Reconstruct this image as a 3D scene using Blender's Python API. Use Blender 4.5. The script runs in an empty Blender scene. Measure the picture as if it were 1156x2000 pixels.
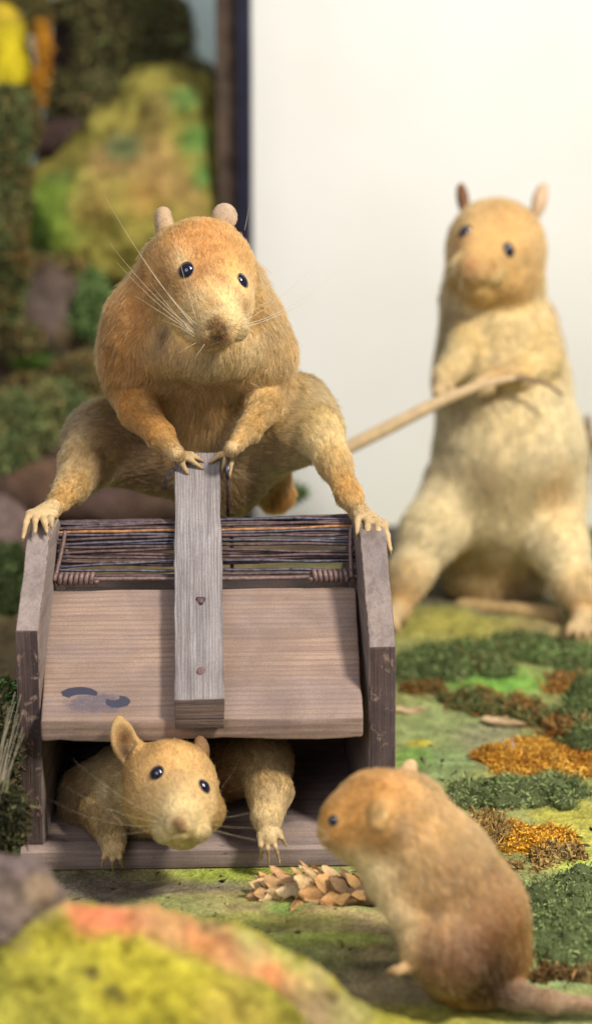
import bpy, bmesh, math, random
import numpy as np
from mathutils import Vector, Matrix
from mathutils.kdtree import KDTree

random.seed(5)
RNG = np.random.default_rng(11)
sc = bpy.context.scene
COL = sc.collection
CM = 0.01                       # everything below is written in centimetres

# ------------------------------------------------------------------ camera frame
F_PX, CX, CY = 4930.0, 578.0, 1000.0
PITCH = math.radians(18.6)
FW = np.array([0, math.cos(PITCH), -math.sin(PITCH)])
UP = np.array([0, math.sin(PITCH), math.cos(PITCH)])
RT = np.array([1.0, 0, 0])
CAM = -(100 * FW + (405 - CX) / F_PX * 100 * RT + (CY - 1690) / F_PX * 100 * UP)
M_CAM = np.stack([RT, UP, -FW], 1)          # columns: camera axes in the world


def cam_uvw(px, py, d):
    return np.array([(px - CX) / F_PX * d, (CY - py) / F_PX * d, -d])


def to_world(q):
    return np.asarray(q) @ M_CAM.T + CAM


def P(px, py, d):
    return to_world(cam_uvw(px, py, d))


def on_z(px, py, z=0.0):
    r = FW + (px - CX) / F_PX * RT + (CY - py) / F_PX * UP
    return CAM + r * ((z - CAM[2]) / r[2])


def depth_of(p):
    return float(np.dot(np.asarray(p) - CAM, FW))


# ------------------------------------------------------------------ object helpers
def tag(o, label=None, cat=None, group=None, kind=None):
    if label: o['label'] = label
    if cat: o['category'] = cat
    if group: o['group'] = group
    if kind: o['kind'] = kind
    return o


def thing(name, loc, label, cat, group=None, rz=0.0):
    o = bpy.data.objects.new(name, None)
    o.empty_display_size = 0.01
    COL.objects.link(o)
    o.location = Vector(loc) * CM
    o.rotation_euler = (0, 0, rz)
    return tag(o, label, cat, group)


def link(name, me, mat, parent=None, smooth=True):
    o = bpy.data.objects.new(name, me)
    COL.objects.link(o)
    if mat is not None: me.materials.append(mat)
    if smooth and hasattr(me, 'polygons'):
        me.polygons.foreach_set('use_smooth', [True] * len(me.polygons))
    if parent is not None: o.parent = parent
    return o


def mesh_np(name, V, faces, cols=None):
    """V in cm (already in its parent's frame), faces list/array of index tuples."""
    me = bpy.data.meshes.new(name)
    V = np.asarray(V, dtype=np.float64) * CM
    if isinstance(faces, np.ndarray):
        n, k = faces.shape
        me.vertices.add(len(V))
        me.vertices.foreach_set('co', V.astype(np.float32).ravel())
        me.loops.add(n * k)
        me.loops.foreach_set('vertex_index', faces.astype(np.int32).ravel())
        me.polygons.add(n)
        me.polygons.foreach_set('loop_start', np.arange(0, n * k, k, dtype=np.int32))
        me.update(calc_edges=True)
        me.validate()
    else:
        me.from_pydata([tuple(v) for v in V], [], faces)
        me.update()
    if cols is not None:
        a = me.attributes.new('tint', 'FLOAT_COLOR', 'POINT')
        c = np.ones((len(V), 4), np.float32)
        c[:, :3] = cols
        a.data.foreach_set('color', c.ravel())
    return me


# ------------------------------------------------------------------ value noise
def _hash(ix, iy, iz, seed):
    h = (ix * 374761393 + iy * 668265263 + iz * 2147483647 + seed * 974711) & 0xFFFFFFFF
    h = ((h ^ (h >> 13)) * 1274126177) & 0xFFFFFFFF
    h = h ^ (h >> 16)
    return (h & 0xFFFF).astype(np.float64) / 65535.0


def vnoise(p, scale, seed=0):
    q = np.asarray(p, dtype=np.float64) * scale
    i = np.floor(q).astype(np.int64)
    f = q - i
    f = f * f * (3 - 2 * f)
    out = 0
    for a in (0, 1):
        for b in (0, 1):
            for c in (0, 1):
                w = (f[:, 0] if a else 1 - f[:, 0]) * (f[:, 1] if b else 1 - f[:, 1]) * (f[:, 2] if c else 1 - f[:, 2])
                out = out + w * _hash(i[:, 0] + a, i[:, 1] + b, i[:, 2] + c, seed)
    return out * 2 - 1


def fbm(p, scale, octs=3, seed=0):
    out, amp = 0, 1.0
    for k in range(octs):
        out = out + amp * vnoise(p, scale * 2 ** k, seed + 17 * k)
        amp *= 0.5
    return out


# ------------------------------------------------------------------ implicit modelling
class Clay:
    """Smooth union of tapered limbs and ellipsoids, written in camera-aligned centimetres."""

    def __init__(self, h):
        self.h, self.prims = h, []

    def _add(self, kind, prm, lo, hi, k, sub, **at):
        d = dict(kind=kind, prm=prm, lo=lo, hi=hi, k=k, sub=sub, col=(0.5, 0.4, 0.2), fur=0.3, dens=1.0, flow=None)
        d.update(at)
        self.prims.append(d)

    def limb(self, nodes, k=0.5, sub=False, **at):
        pts = [(cam_uvw(x, y, d), r * d / F_PX) for x, y, d, r in nodes]
        if len(pts) == 1: pts = pts * 2
        cols = at.pop('cols', None)
        for n, ((a, ra), (b, rb)) in enumerate(zip(pts[:-1], pts[1:])):
            at2 = dict(at)
            if cols: at2['col'] = cols[n]
            fl = b - a
            if at2.get('flow') is None and np.linalg.norm(fl) > 1e-6:
                at2['flow'] = fl / np.linalg.norm(fl)
            self._add('limb', (a, b, ra, rb), np.minimum(a - ra, b - rb), np.maximum(a + ra, b + rb), k, sub, **at2)

    def ball(self, x, y, d, rx, ry, rz, roll=0, yaw=0, k=0.5, sub=False, **at):
        s = d / F_PX
        R = (Matrix.Rotation(math.radians(roll), 3, 'Z') @ Matrix.Rotation(math.radians(yaw), 3, 'Y'))
        R = np.array(R)
        c = cam_uvw(x, y, d)
        r = np.array([rx, ry, rz]) * s
        m = float(r.max())
        self._add('ball', (c, R, r), c - m, c + m, k, sub, **at)

    @staticmethod
    def dist(pr, q):
        if pr['kind'] == 'limb':
            a, b, ra, rb = pr['prm']
            ba = b - a
            l2 = float(ba @ ba) + 1e-9
            pa = q - a.astype(q.dtype)
            t = np.clip(pa @ ba.astype(q.dtype) / l2, 0, 1)
            return np.sqrt(((pa - t[..., None] * ba.astype(q.dtype)) ** 2).sum(-1)) - (ra + (rb - ra) * t)
        c, R, r = pr['prm']
        l = (q - c.astype(q.dtype)) @ R.astype(q.dtype)
        k0 = np.sqrt(((l / r) ** 2).sum(-1)) + 1e-6
        k1 = np.sqrt(((l / r ** 2) ** 2).sum(-1)) + 1e-6
        return k0 * (k0 - 1) / k1

    def field(self):
        h = self.h
        add = [p for p in self.prims if not p['sub']]
        lo = np.min([p['lo'] for p in add], 0) - 4 * h
        hi = np.max([p['hi'] for p in add], 0) + 4 * h
        n = np.ceil((hi - lo) / h).astype(int) + 1
        F = np.full(n, 50.0, np.float32)
        for p in self.prims:
            m = p['k'] + 3 * h
            i0 = np.clip(np.floor((p['lo'] - m - lo) / h).astype(int), 0, n - 1)
            i1 = np.clip(np.ceil((p['hi'] + m - lo) / h).astype(int) + 1, 1, n)
            ax = [(lo[a] + h * np.arange(i0[a], i1[a])).astype(np.float32) for a in range(3)]
            q = np.stack(np.meshgrid(*ax, indexing='ij'), -1)
            d = self.dist(p, q).astype(np.float32)
            sl = tuple(slice(i0[a], i1[a]) for a in range(3))
            f, k = F[sl], max(p['k'], 1e-3)
            if p['sub']:
                d = -d
                hh = np.maximum(k - np.abs(f - d), 0) / k
                F[sl] = np.maximum(f, d) + hh * hh * k * 0.25
            else:
                hh = np.maximum(k - np.abs(f - d), 0) / k
                F[sl] = np.minimum(f, d) - hh * hh * k * 0.25
        return F, lo

    def surface(self, relax=2):
        F, lo = self.field()
        V, Q = surface_nets(F, lo, self.h)
        if relax:
            E = np.concatenate([Q[:, [0, 1]], Q[:, [1, 2]], Q[:, [2, 3]], Q[:, [3, 0]]])
            for _ in range(relax):
                acc = np.zeros_like(V); cnt = np.zeros(len(V))
                for a, b in ((0, 1), (1, 0)):
                    for c in range(3):
                        acc[:, c] += np.bincount(E[:, a], V[E[:, b], c], len(V))
                    cnt += np.bincount(E[:, a], minlength=len(V))
                V = V * 0.5 + 0.5 * acc / np.maximum(cnt, 1)[:, None]
        return V, Q

    def attrs(self, V, soft=0.14):
        ps = [p for p in self.prims if not p['sub']]
        D = np.stack([self.dist(p, V) for p in ps], 1)
        D = D - D.min(1, keepdims=True)
        W = np.exp(-D / soft)
        W /= W.sum(1, keepdims=True)
        c = W @ np.array([p['col'] for p in ps])
        L = W @ np.array([p['fur'] for p in ps])
        de = W @ np.array([p['dens'] for p in ps])
        fl = W @ np.array([p['flow'] if p['flow'] is not None else (0, -1, 0) for p in ps])
        return c, L, de, fl


def surface_nets(F, lo, h):
    S = F < 0
    c = S.astype(np.int8)
    tot = sum(c[i:c.shape[0] - 1 + i, j:c.shape[1] - 1 + j, k:c.shape[2] - 1 + k] for i in (0, 1) for j in (0, 1) for k in (0, 1))
    act = (tot > 0) & (tot < 8)
    idx = np.argwhere(act)
    ids = np.full(act.shape, -1, np.int32)
    ids[act] = np.arange(len(idx), dtype=np.int32)
    corner = [(i, j, k) for i in (0, 1) for j in (0, 1) for k in (0, 1)]
    val = np.stack([F[idx[:, 0] + i, idx[:, 1] + j, idx[:, 2] + k] for i, j, k in corner], 1).astype(np.float64)
    acc = np.zeros((len(idx), 3)); cnt = np.zeros(len(idx))
    for a in range(8):
        for b in range(a + 1, 8):
            ca, cb = np.array(corner[a]), np.array(corner[b])
            if abs(ca - cb).sum() != 1: continue
            m = (val[:, a] < 0) != (val[:, b] < 0)
            t = val[m, a] / (val[m, a] - val[m, b])
            acc[m] += ca + t[:, None] * (cb - ca)
            cnt[m] += 1
    V = lo + (idx + acc / cnt[:, None]) * h
    quads = []
    for ax in range(3):
        s0 = [slice(None)] * 3; s1 = [slice(None)] * 3
        s0[ax] = slice(0, -1); s1[ax] = slice(1, None)
        x = S[tuple(s0)] != S[tuple(s1)]
        e = np.argwhere(x)
        b, d = (ax + 1) % 3, (ax + 2) % 3
        ok = (e[:, b] > 0) & (e[:, d] > 0) & (e[:, b] < ids.shape[b]) & (e[:, d] < ids.shape[d]) & (e[:, ax] < ids.shape[ax])
        e = e[ok]
        def cell(ob, od):
            g = e.copy(); g[:, b] += ob; g[:, d] += od
            return ids[g[:, 0], g[:, 1], g[:, 2]]
        q = np.stack([cell(-1, -1), cell(0, -1), cell(0, 0), cell(-1, 0)], 1)
        inside = S[e[:, 0], e[:, 1], e[:, 2]]
        q[~inside] = q[~inside][:, ::-1]
        quads.append(q)
    Q = np.concatenate(quads)
    return V, Q[(Q >= 0).all(1)]


# ------------------------------------------------------------------ materials
def new_mat(name):
    m = bpy.data.materials.new(name)
    m.use_nodes = True
    nt = m.node_tree
    nt.nodes.clear()
    out = nt.nodes.new('ShaderNodeOutputMaterial')
    b = nt.nodes.new('ShaderNodeBsdfPrincipled')
    nt.links.new(b.outputs[0], out.inputs[0])
    return m, nt, b, out


def N(nt, typ, **kw):
    n = nt.nodes.new(typ)
    for k, v in kw.items():
        if k in n.inputs: n.inputs[k].default_value = v
        else: setattr(n, k, v)
    return n


def ramp(nt, fac, stops):
    r = nt.nodes.new('ShaderNodeValToRGB')
    e = r.color_ramp.elements
    while len(e) < len(stops): e.new(0.5)
    for el, (p, c) in zip(e, stops):
        el.position = p
        el.color = (c, c, c, 1) if not hasattr(c, '__len__') else (*c, 1)
    nt.links.new(fac, r.inputs[0])
    return r.outputs[0]


def mixc(nt, a, b, fac, mode='MIX'):
    m = nt.nodes.new('ShaderNodeMix')
    m.data_type = 'RGBA'; m.blend_type = mode
    for sock, v in ((m.inputs[6], a), (m.inputs[7], b), (m.inputs[0], fac)):
        if hasattr(v, 'is_linked'): nt.links.new(v, sock)
        elif hasattr(v, '__len__'): sock.default_value = (*v, 1)
        else: sock.default_value = v
    return m.outputs[2]


def coords(nt, scale=(1, 1, 1), rot=(0, 0, 0)):
    t = nt.nodes.new('ShaderNodeTexCoord')
    mp = nt.nodes.new('ShaderNodeMapping')
    mp.inputs['Scale'].default_value = scale
    mp.inputs['Rotation'].default_value = rot
    nt.links.new(t.outputs['Object'], mp.inputs[0])
    return mp.outputs[0]


def noise(nt, vec, scale, detail=3, rough=0.55, dist=0.0):
    n = N(nt, 'ShaderNodeTexNoise')
    n.inputs['Scale'].default_value = scale
    n.inputs['Detail'].default_value = detail
    n.inputs['Roughness'].default_value = rough
    n.inputs['Distortion'].default_value = dist
    if vec is not None: nt.links.new(vec, n.inputs['Vector'])
    return n.outputs[0]


def bump(nt, bsdf, hgt, strength=0.5, dist=0.0005):
    b = nt.nodes.new('ShaderNodeBump')
    b.inputs['Strength'].default_value = strength
    b.inputs['Distance'].default_value = dist
    nt.links.new(hgt, b.inputs['Height'])
    nt.links.new(b.outputs[0], bsdf.inputs['Normal'])


def mat_fur():
    m = bpy.data.materials.new('fur strands')
    m.use_nodes = True
    nt = m.node_tree
    nt.nodes.clear()
    out = nt.nodes.new('ShaderNodeOutputMaterial')
    h = nt.nodes.new('ShaderNodeBsdfHairPrincipled')
    h.model = 'CHIANG'
    h.parametrization = 'COLOR'
    a = N(nt, 'ShaderNodeAttribute', attribute_name='tint')
    nt.links.new(a.outputs['Color'], h.inputs['Color'])
    h.inputs['Roughness'].default_value = 0.42
    h.inputs['Radial Roughness'].default_value = 0.6
    h.inputs['Coat'].default_value = 0.0
    h.inputs['IOR'].default_value = 1.45
    d = nt.nodes.new('ShaderNodeBsdfDiffuse')
    nt.links.new(a.outputs['Color'], d.inputs[0])
    mx = nt.nodes.new('ShaderNodeMixShader')
    mx.inputs[0].default_value = 0.35
    nt.links.new(h.outputs[0], mx.inputs[1])
    nt.links.new(d.outputs[0], mx.inputs[2])
    nt.links.new(mx.outputs[0], out.inputs[0])
    return m


def mat_tint(name, rough=0.85, grain=60, amp=0.25, bmp=0.4, bdist=0.0006, spec=0.2, speck=None):
    """painted / natural surface: colour from the object's own tint attribute, broken up by noise"""
    m, nt, b, out = new_mat(name)
    a = N(nt, 'ShaderNodeAttribute', attribute_name='tint')
    v = coords(nt)
    n1 = noise(nt, v, grain * 10, 4, 0.65)
    n2 = noise(nt, v, grain * 2.2, 3, 0.6)
    k1 = ramp(nt, n1, [(0.3, 1 - amp), (0.7, 1 + amp * 0.6)])
    k2 = ramp(nt, n2, [(0.3, 1 - amp * 0.8), (0.7, 1 + amp * 0.5)])
    c = mixc(nt, a.outputs['Color'], k1, 1.0, 'MULTIPLY')
    c = mixc(nt, c, k2, 1.0, 'MULTIPLY')
    if speck:
        n3 = noise(nt, v, grain * 16, 2, 0.7)
        c = mixc(nt, c, speck, ramp(nt, n3, [(0.60, 0.0), (0.70, 0.8)]))
    nt.links.new(c, b.inputs['Base Color'])
    b.inputs['Roughness'].default_value = rough
    b.inputs['Specular IOR Level'].default_value = spec
    bump(nt, b, n1, bmp, bdist)
    return m


def mat_plain(name, col, rough=0.5, spec=0.3, metal=0.0, grain=None, amp=0.2, bmp=0.2, coat=0.0):
    m, nt, b, out = new_mat(name)
    if grain:
        v = coords(nt)
        n1 = noise(nt, v, grain, 4, 0.65)
        c = mixc(nt, col, ramp(nt, n1, [(0.3, 1 - amp), (0.7, 1 + amp)]), 1.0, 'MULTIPLY')
        nt.links.new(c, b.inputs['Base Color'])
        bump(nt, b, n1, bmp, 0.0004)
    else:
        b.inputs['Base Color'].default_value = (*col, 1)
    b.inputs['Roughness'].default_value = rough
    b.inputs['Metallic'].default_value = metal
    b.inputs['Specular IOR Level'].default_value = spec
    b.inputs['Coat Weight'].default_value = coat
    return m


def mat_wood(name, light, dark, axis='X', lines=260, contrast=0.6, patch=(0.3, 0.27, 0.3), patch_amt=0.35, stain=None, bmp=0.35, rough=0.75, bands=None):
    """weathered board: grain lines run along `axis` of the object's own coordinates"""
    m, nt, b, out = new_mat(name)
    st = {'X': (0.035, 1, 1), 'Y': (1, 0.035, 1), 'Z': (1, 1, 0.035)}[axis]
    v = coords(nt, st)
    g1 = noise(nt, v, lines, 3, 0.6, 0.4)
    g2 = noise(nt, v, lines * 3.4, 2, 0.6, 0.2)
    v2 = coords(nt, tuple(0.25 if s < 1 else 1 for s in st))
    g3 = noise(nt, v2, 45, 4, 0.6, 0.5)
    vf = coords(nt)
    g4 = noise(nt, vf, 1400, 3, 0.7)
    c = mixc(nt, light, dark, ramp(nt, g1, [(0.46, 0.0), (0.62, contrast)]))
    c = mixc(nt, c, dark, ramp(nt, g2, [(0.5, 0.0), (0.72, contrast * 0.55)]))
    c = mixc(nt, c, patch, ramp(nt, g3, [(0.42, 0.0), (0.66, patch_amt)]))
    c = mixc(nt, c, ramp(nt, g4, [(0.3, 0.72), (0.7, 1.02)]), 1.0, 'MULTIPLY')
    g6 = noise(nt, vf, 38, 4, 0.6, 0.8)
    c = mixc(nt, c, ramp(nt, g6, [(0.32, 0.78), (0.68, 1.12)]), 1.0, 'MULTIPLY')
    if stain:                                   # flaked dark paint: (colour, threshold)
        n5 = noise(nt, vf, 150, 6, 0.72, 0.6)
        c = mixc(nt, c, stain[0], ramp(nt, n5, [(stain[1], 0.0), (stain[1] + 0.05, 0.95)]))
    nt.links.new(c, b.inputs['Base Color'])
    b.inputs['Roughness'].default_value = rough
    b.inputs['Specular IOR Level'].default_value = 0.25
    if bands:
        w = nt.nodes.new('ShaderNodeTexWave')
        w.wave_type = 'BANDS'
        w.bands_direction = bands[0]
        w.inputs['Scale'].default_value = bands[1]
        w.inputs['Distortion'].default_value = bands[2]
        w.inputs['Detail'].default_value = 3
        w.inputs['Detail Scale'].default_value = bands[3]
        nt.links.new(coords(nt, tuple(0.12 if q < 1 else 1 for q in st)), w.inputs['Vector'])
        wv = ramp(nt, w.outputs['Fac'], [(0.55, 0.0), (0.95, bands[4])])
        c = mixc(nt, c, dark, wv)
        nt.links.new(c, b.inputs['Base Color'])
        g1 = mixc(nt, g1, w.outputs['Fac'], 0.5)
    hm = mixc(nt, g1, g2, 0.45)
    bump(nt, b, hm, bmp, 0.0008)
    return m


# ------------------------------------------------------------------ faces of the trap that paws rest on
TRAP_YAW = math.radians(2.0)
LEAN = math.radians(41)
UPV = np.array([0, math.cos(LEAN), math.sin(LEAN)])
NRV = np.array([0, -math.sin(LEAN), math.cos(LEAN)])
DOOR0 = np.array([-0.13, -0.72, 6.02])
PLANK_T = 0.98


def plane_d(px, py, p0, n):
    cs, sn = math.cos(TRAP_YAW), math.sin(TRAP_YAW)
    Rz = np.array([[cs, -sn, 0], [sn, cs, 0], [0, 0, 1.0]])
    p0, n = Rz @ np.asarray(p0, float), Rz @ np.asarray(n, float)
    r = FW + (px - CX) / F_PX * RT + (CY - py) / F_PX * UP
    return float(n @ (p0 - CAM) / (n @ r))


def plank_d(px, py): return plane_d(px, py, DOOR0 + NRV * PLANK_T, NRV)
def slope_d(px, py, z=9.5): return plane_d(px, py, (0, 0.3, z), (0, -0.702, 0.713))
def top_d(px, py): return plane_d(px, py, (0, 4, 12.65), (0, 0, 1))


# ------------------------------------------------------------------ animals
FUR = mat_fur()
SKIN = mat_tint('rodent skin', rough=0.8, grain=120, amp=0.18, bmp=0.3, bdist=0.0003)
EYE = mat_plain('glass eye', (0.006, 0.006, 0.016), rough=0.05, spec=0.55, coat=0.2)
LID = mat_plain('eyelid skin', (0.20, 0.13, 0.085), rough=0.6)
WHISK = mat_plain('whisker hair', (0.62, 0.52, 0.38), rough=0.4)


def uv_sphere(c, r, flat_axis=None, seg=32, rings=20):
    V, Fc = [], []
    for i in range(rings + 1):
        th = math.pi * i / rings
        for j in range(seg):
            ph = 2 * math.pi * j / seg
            V.append((c[0] + r * math.sin(th) * math.cos(ph), c[1] + r * math.sin(th) * math.sin(ph), c[2] + r * math.cos(th)))
    for i in range(rings):
        for j in range(seg):
            Fc.append((i * seg + j, (i + 1) * seg + j, (i + 1) * seg + (j + 1) % seg, i * seg + (j + 1) % seg))
    return V, Fc


def tube(path, radii, seg=8, cap=True):
    path = np.asarray(path, float)
    n = len(path)
    if not hasattr(radii, '__len__'): radii = [radii] * n
    T = np.gradient(path, axis=0)
    T /= np.linalg.norm(T, axis=1, keepdims=True) + 1e-12
    ref = np.array([0, 0, 1.0]) if abs(T[0, 2]) < 0.9 else np.array([1.0, 0, 0])
    V = []
    nrm = np.cross(T[0], ref); nrm /= np.linalg.norm(nrm)
    for i in range(n):
        nrm = nrm - T[i] * (nrm @ T[i]); nrm /= np.linalg.norm(nrm)
        bn = np.cross(T[i], nrm)
        for j in range(seg):
            a = 2 * math.pi * j / seg
            V.append(path[i] + radii[i] * (math.cos(a) * nrm + math.sin(a) * bn))
    Fc = [(i * seg + j, i * seg + (j + 1) % seg, (i + 1) * seg + (j + 1) % seg, (i + 1) * seg + j) for i in range(n - 1) for j in range(seg)]
    if cap:
        Fc.append(tuple(range(seg))[::-1])
        Fc.append(tuple((n - 1) * seg + j for j in range(seg)))
    return V, Fc


def finger(cl, base, tip, r=6.5, arch=5, col=(0.62, 0.5, 0.32), claw=(0.33, 0.2, 0.09), claw_len=9, lift=0.12):
    bx, by, bd = base; tx, ty, td = tip
    dx, dy = tx - bx, ty - by
    L = math.hypot(dx, dy) + 1e-6
    m1 = (bx + dx * 0.42, by + dy * 0.42 - arch, (bd * 0.58 + td * 0.42) - lift, r * 1.05)
    e = (tx, ty, td, r * 0.72)
    cl.limb([(bx, by, bd, r * 1.15), m1, e], k=0.07, col=col, fur=0.05, dens=0.08)
    c = (tx + dx / L * claw_len, ty + dy / L * claw_len + 2, td + 0.03, r * 0.22)
    cl.limb([(tx, ty, td, r * 0.5), c], k=0.03, col=claw, fur=0.0, dens=0.0)


def build_rat(cl, base, label, eyes, density, hair_r=0.011, spots=(), eye_r=18, whiskers=(), group=None, soft=0.14, pale=None, lift=0.22, wob=0.35, eye_sink=0.35, bare=(), clump=0.38, mottle=0.26):
    V, Q = cl.surface()
    c, L, de, fl = cl.attrs(V, soft)
    W = to_world(V)
    px = CX + F_PX * V[:, 0] / -V[:, 2]
    py = CY - F_PX * V[:, 1] / -V[:, 2]

    def surf_at(x, y):
        r = 5
        while True:
            m = np.where((px - x) ** 2 + (py - y) ** 2 < r * r)[0]
            if len(m): break
            r += 3
        return V[m[np.argmax(V[m, 2])]].copy()
    # patches of other fur colour and of painted shade, each a ball in space around a point of the coat
    for x, y, r, colr, amt in spots:
        s = surf_at(x, y)
        rr = r * -s[2] / F_PX
        n = fbm(V, 1.3, 2, 3) * 0.35
        w = amt * np.exp(-(((V - s) ** 2).sum(1) / rr ** 2) * (1 + n))
        c = c * (1 - w[:, None]) + np.array(colr) * w[:, None]
    n = fbm(V, 0.9, 3, 8)
    c = np.clip(0.95 * c ** 1.38 * (1 + mottle * n)[:, None] * (1 + 0.10 * fbm(V, 0.35, 2, 14))[:, None], 0.005, 0.95)
    eye_pts = []
    for e in eyes:
        eye_pts.append((surf_at(e[0], e[1]), e[2] if len(e) > 2 else eye_sink))
    # eye positions: pull the centre back into the head
    root = thing('rat', base, label, 'rat', group)
    b = np.asarray(base)
    me = mesh_np('body', W - b, Q, c)
    body = link('body', me, SKIN, root)
    nr = np.zeros(len(V) * 3)
    me.vertices.foreach_get('normal', nr)
    nr = nr.reshape(-1, 3) @ M_CAM                       # back to camera axes
    centers = []
    for s, sink in eye_pts:
        i = np.argmin(((V - s) ** 2).sum(1))
        near = ((V - s) ** 2).sum(1) < 0.16
        nn = nr[near].mean(0); nn /= np.linalg.norm(nn)
        re = eye_r * -s[2] / F_PX
        cc = s - nn * re * sink
        centers.append((cc, re, nn))
        v, f = uv_sphere(to_world(cc) - b, re)
        link('eye', mesh_np('eye', v, f), EYE, root)
        # lid ring where the eyeball leaves the coat
        t1 = np.cross(nn, (0.1, 1, 0.2)); t1 /= np.linalg.norm(t1); t2 = np.cross(nn, t1)
        ang = np.linspace(0, 2 * math.pi, 25)
        k = sink * 0.95
        rad = re * math.sqrt(1 - k * k) * 1.04
        ring = [to_world(cc + nn * re * k + rad * (math.cos(a) * t1 + math.sin(a) * t2)) - b for a in ang]
        v, f = tube(ring, re * 0.07, 8, cap=False)
        link('eyelid', mesh_np('eyelid', v, f), LID, root)
    # ---- coat
    me.calc_loop_triangles()
    tri = np.zeros(len(me.loop_triangles) * 3, np.int32)
    me.loop_triangles.foreach_get('vertices', tri)
    tri = tri.reshape(-1, 3)
    A, B, C_ = V[tri[:, 0]], V[tri[:, 1]], V[tri[:, 2]]
    area = 0.5 * np.linalg.norm(np.cross(B - A, C_ - A), axis=1)
    wgt = area * de[tri].mean(1)
    for x, y, r in bare:
        s = surf_at(x, y); rr = r * -s[2] / F_PX
        wgt *= (((A - s) ** 2).sum(1) > rr * rr)
    n_h = int(wgt.sum() * density)
    cum = np.cumsum(wgt); cum /= cum[-1]
    ti = np.searchsorted(cum, RNG.random(n_h))
    ti = np.minimum(ti, len(tri) - 1)
    u, v = RNG.random(n_h), RNG.random(n_h)
    sw = u + v > 1
    u[sw], v[sw] = 1 - u[sw], 1 - v[sw]
    w0 = 1 - u - v
    bar = lambda X: X[tri[ti, 0]] * w0[:, None] + X[tri[ti, 1]] * u[:, None] + X[tri[ti, 2]] * v[:, None]
    R0, Nn, Fl, Cc = bar(V), bar(nr), bar(fl), bar(c)
    Ln = (L[tri[ti, 0]] * w0 + L[tri[ti, 1]] * u + L[tri[ti, 2]] * v)
    keep = np.ones(n_h, bool)
    for cc, re, nn in centers:
        keep &= ((R0 - cc) ** 2).sum(1) > (re * 1.0) ** 2
    R0, Nn, Fl, Cc, Ln = R0[keep], Nn[keep], Fl[keep], Cc[keep], Ln[keep]
    n_h = len(R0)
    Nn /= np.linalg.norm(Nn, axis=1, keepdims=True) + 1e-9
    # comb: flow projected on the skin, disturbed by slow swirls and single-hair scatter
    sw = np.stack([fbm(R0, 0.8, 2, 31 + q) for q in range(3)], 1)
    Fl = Fl + wob * sw + 0.22 * RNG.normal(size=(n_h, 3))
    Fl -= Nn * (Fl * Nn).sum(1, keepdims=True)
    Fl /= np.linalg.norm(Fl, axis=1, keepdims=True) + 1e-9
    lf = lift * (1 + 0.5 * RNG.normal(size=n_h)).clip(0.2, 2.2)
    Ln = Ln * (0.65 + 0.6 * RNG.random(n_h)) * (1 + 0.25 * vnoise(R0, 2.0, 77))
    gh = RNG.random(n_h) < 0.05                          # guard hairs stand out of the coat
    Ln[gh] *= 1.35; lf[gh] *= 1.8
    # short hair next to the eyes
    for cc, re, nn in centers:
        dd = np.sqrt(((R0 - cc) ** 2).sum(1)) / re
        Ln *= np.clip((dd - 0.6) / 1.8, 0.28, 1)
    ts = np.array([0, 0.3, 0.65, 1.0])
    K = len(ts)
    pts = np.zeros((n_h, K, 3))
    d0 = Fl * np.cos(lf)[:, None] + Nn * np.sin(lf)[:, None]
    d1 = Fl + Nn * 0.10
    for q, t in enumerate(ts):
        pts[:, q] = R0 + Ln[:, None] * (d0 * (t - 0.35 * t * t) + d1 * 0.35 * t * t)
    # clumps: tips lean towards a neighbour
    nc = max(8, n_h // 18)
    ci = RNG.choice(n_h, nc, replace=False)
    kd = KDTree(nc)
    for q, i in enumerate(ci): kd.insert(R0[i], q)
    kd.balance()
    near = np.array([ci[kd.find(p)[1]] for p in R0])
    cidx = np.zeros(n_h, int); cidx[ci] = np.arange(nc)
    tipd = pts[near, -1] - R0[near] + (R0[near] - R0) * 0.75
    own = pts[:, -1] - R0
    delta = tipd - own
    cap = np.minimum(1, 0.5 * Ln / (np.linalg.norm(delta, axis=1) + 1e-6))
    for q, t in enumerate(ts):
        pts[:, q] += delta * (clump * cap * t ** 1.6)[:, None]
    Cc = Cc * (0.62 + 0.62 * RNG.random(n_h))[:, None] * (0.78 + 0.44 * RNG.random(nc))[cidx[near]][:, None]
    dark = RNG.random(n_h) < 0.05
    Cc[dark] *= 0.5
    light = RNG.random(n_h) < 0.10
    Cc[light] = Cc[light] * 0.55 + np.array([0.7, 0.54, 0.30]) * 0.45
    cu = bpy.data.hair_curves.new('fur')
    cu.add_curves([K] * n_h)
    wp = (to_world(pts.reshape(-1, 3)) - b) * CM
    cu.attributes['position'].data.foreach_set('vector', wp.astype(np.float32).ravel())
    ra = cu.attributes.get('radius') or cu.attributes.new('radius', 'FLOAT', 'POINT')
    prof = np.array([1.0, 0.95, 0.7, 0.15]) * hair_r * CM
    ra.data.foreach_set('value', np.tile(prof, n_h).astype(np.float32))
    ca = cu.attributes.new('tint', 'FLOAT_COLOR', 'CURVE')
    c4 = np.ones((n_h, 4), np.float32); c4[:, :3] = np.clip(Cc, 0.004, 0.93)
    ca.data.foreach_set('color', c4.ravel())
    cu.materials.append(FUR)
    fo = bpy.data.objects.new('fur', cu)
    COL.objects.link(fo)
    fo.parent = body
    # ---- whiskers: (root px,py) -> (tip px,py), sag in px, depth change
    for (x0, y0), (x1, y1), sag, dz, rr in whiskers:
        s = surf_at(x0, y0)
        d0_ = -s[2] + 0.02
        path = []
        for t in np.linspace(0, 1, 12):
            x = x0 + (x1 - x0) * t
            y = y0 + (y1 - y0) * t + sag * 4 * t * (1 - t)
            path.append(P(x, y, d0_ - dz * t) - b)
        v, f = tube(path, [rr * (1 - 0.85 * t) for t in np.linspace(0, 1, 12)], 5)
        link('whisker', mesh_np('whisker', v, f), WHISK, root)
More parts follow.
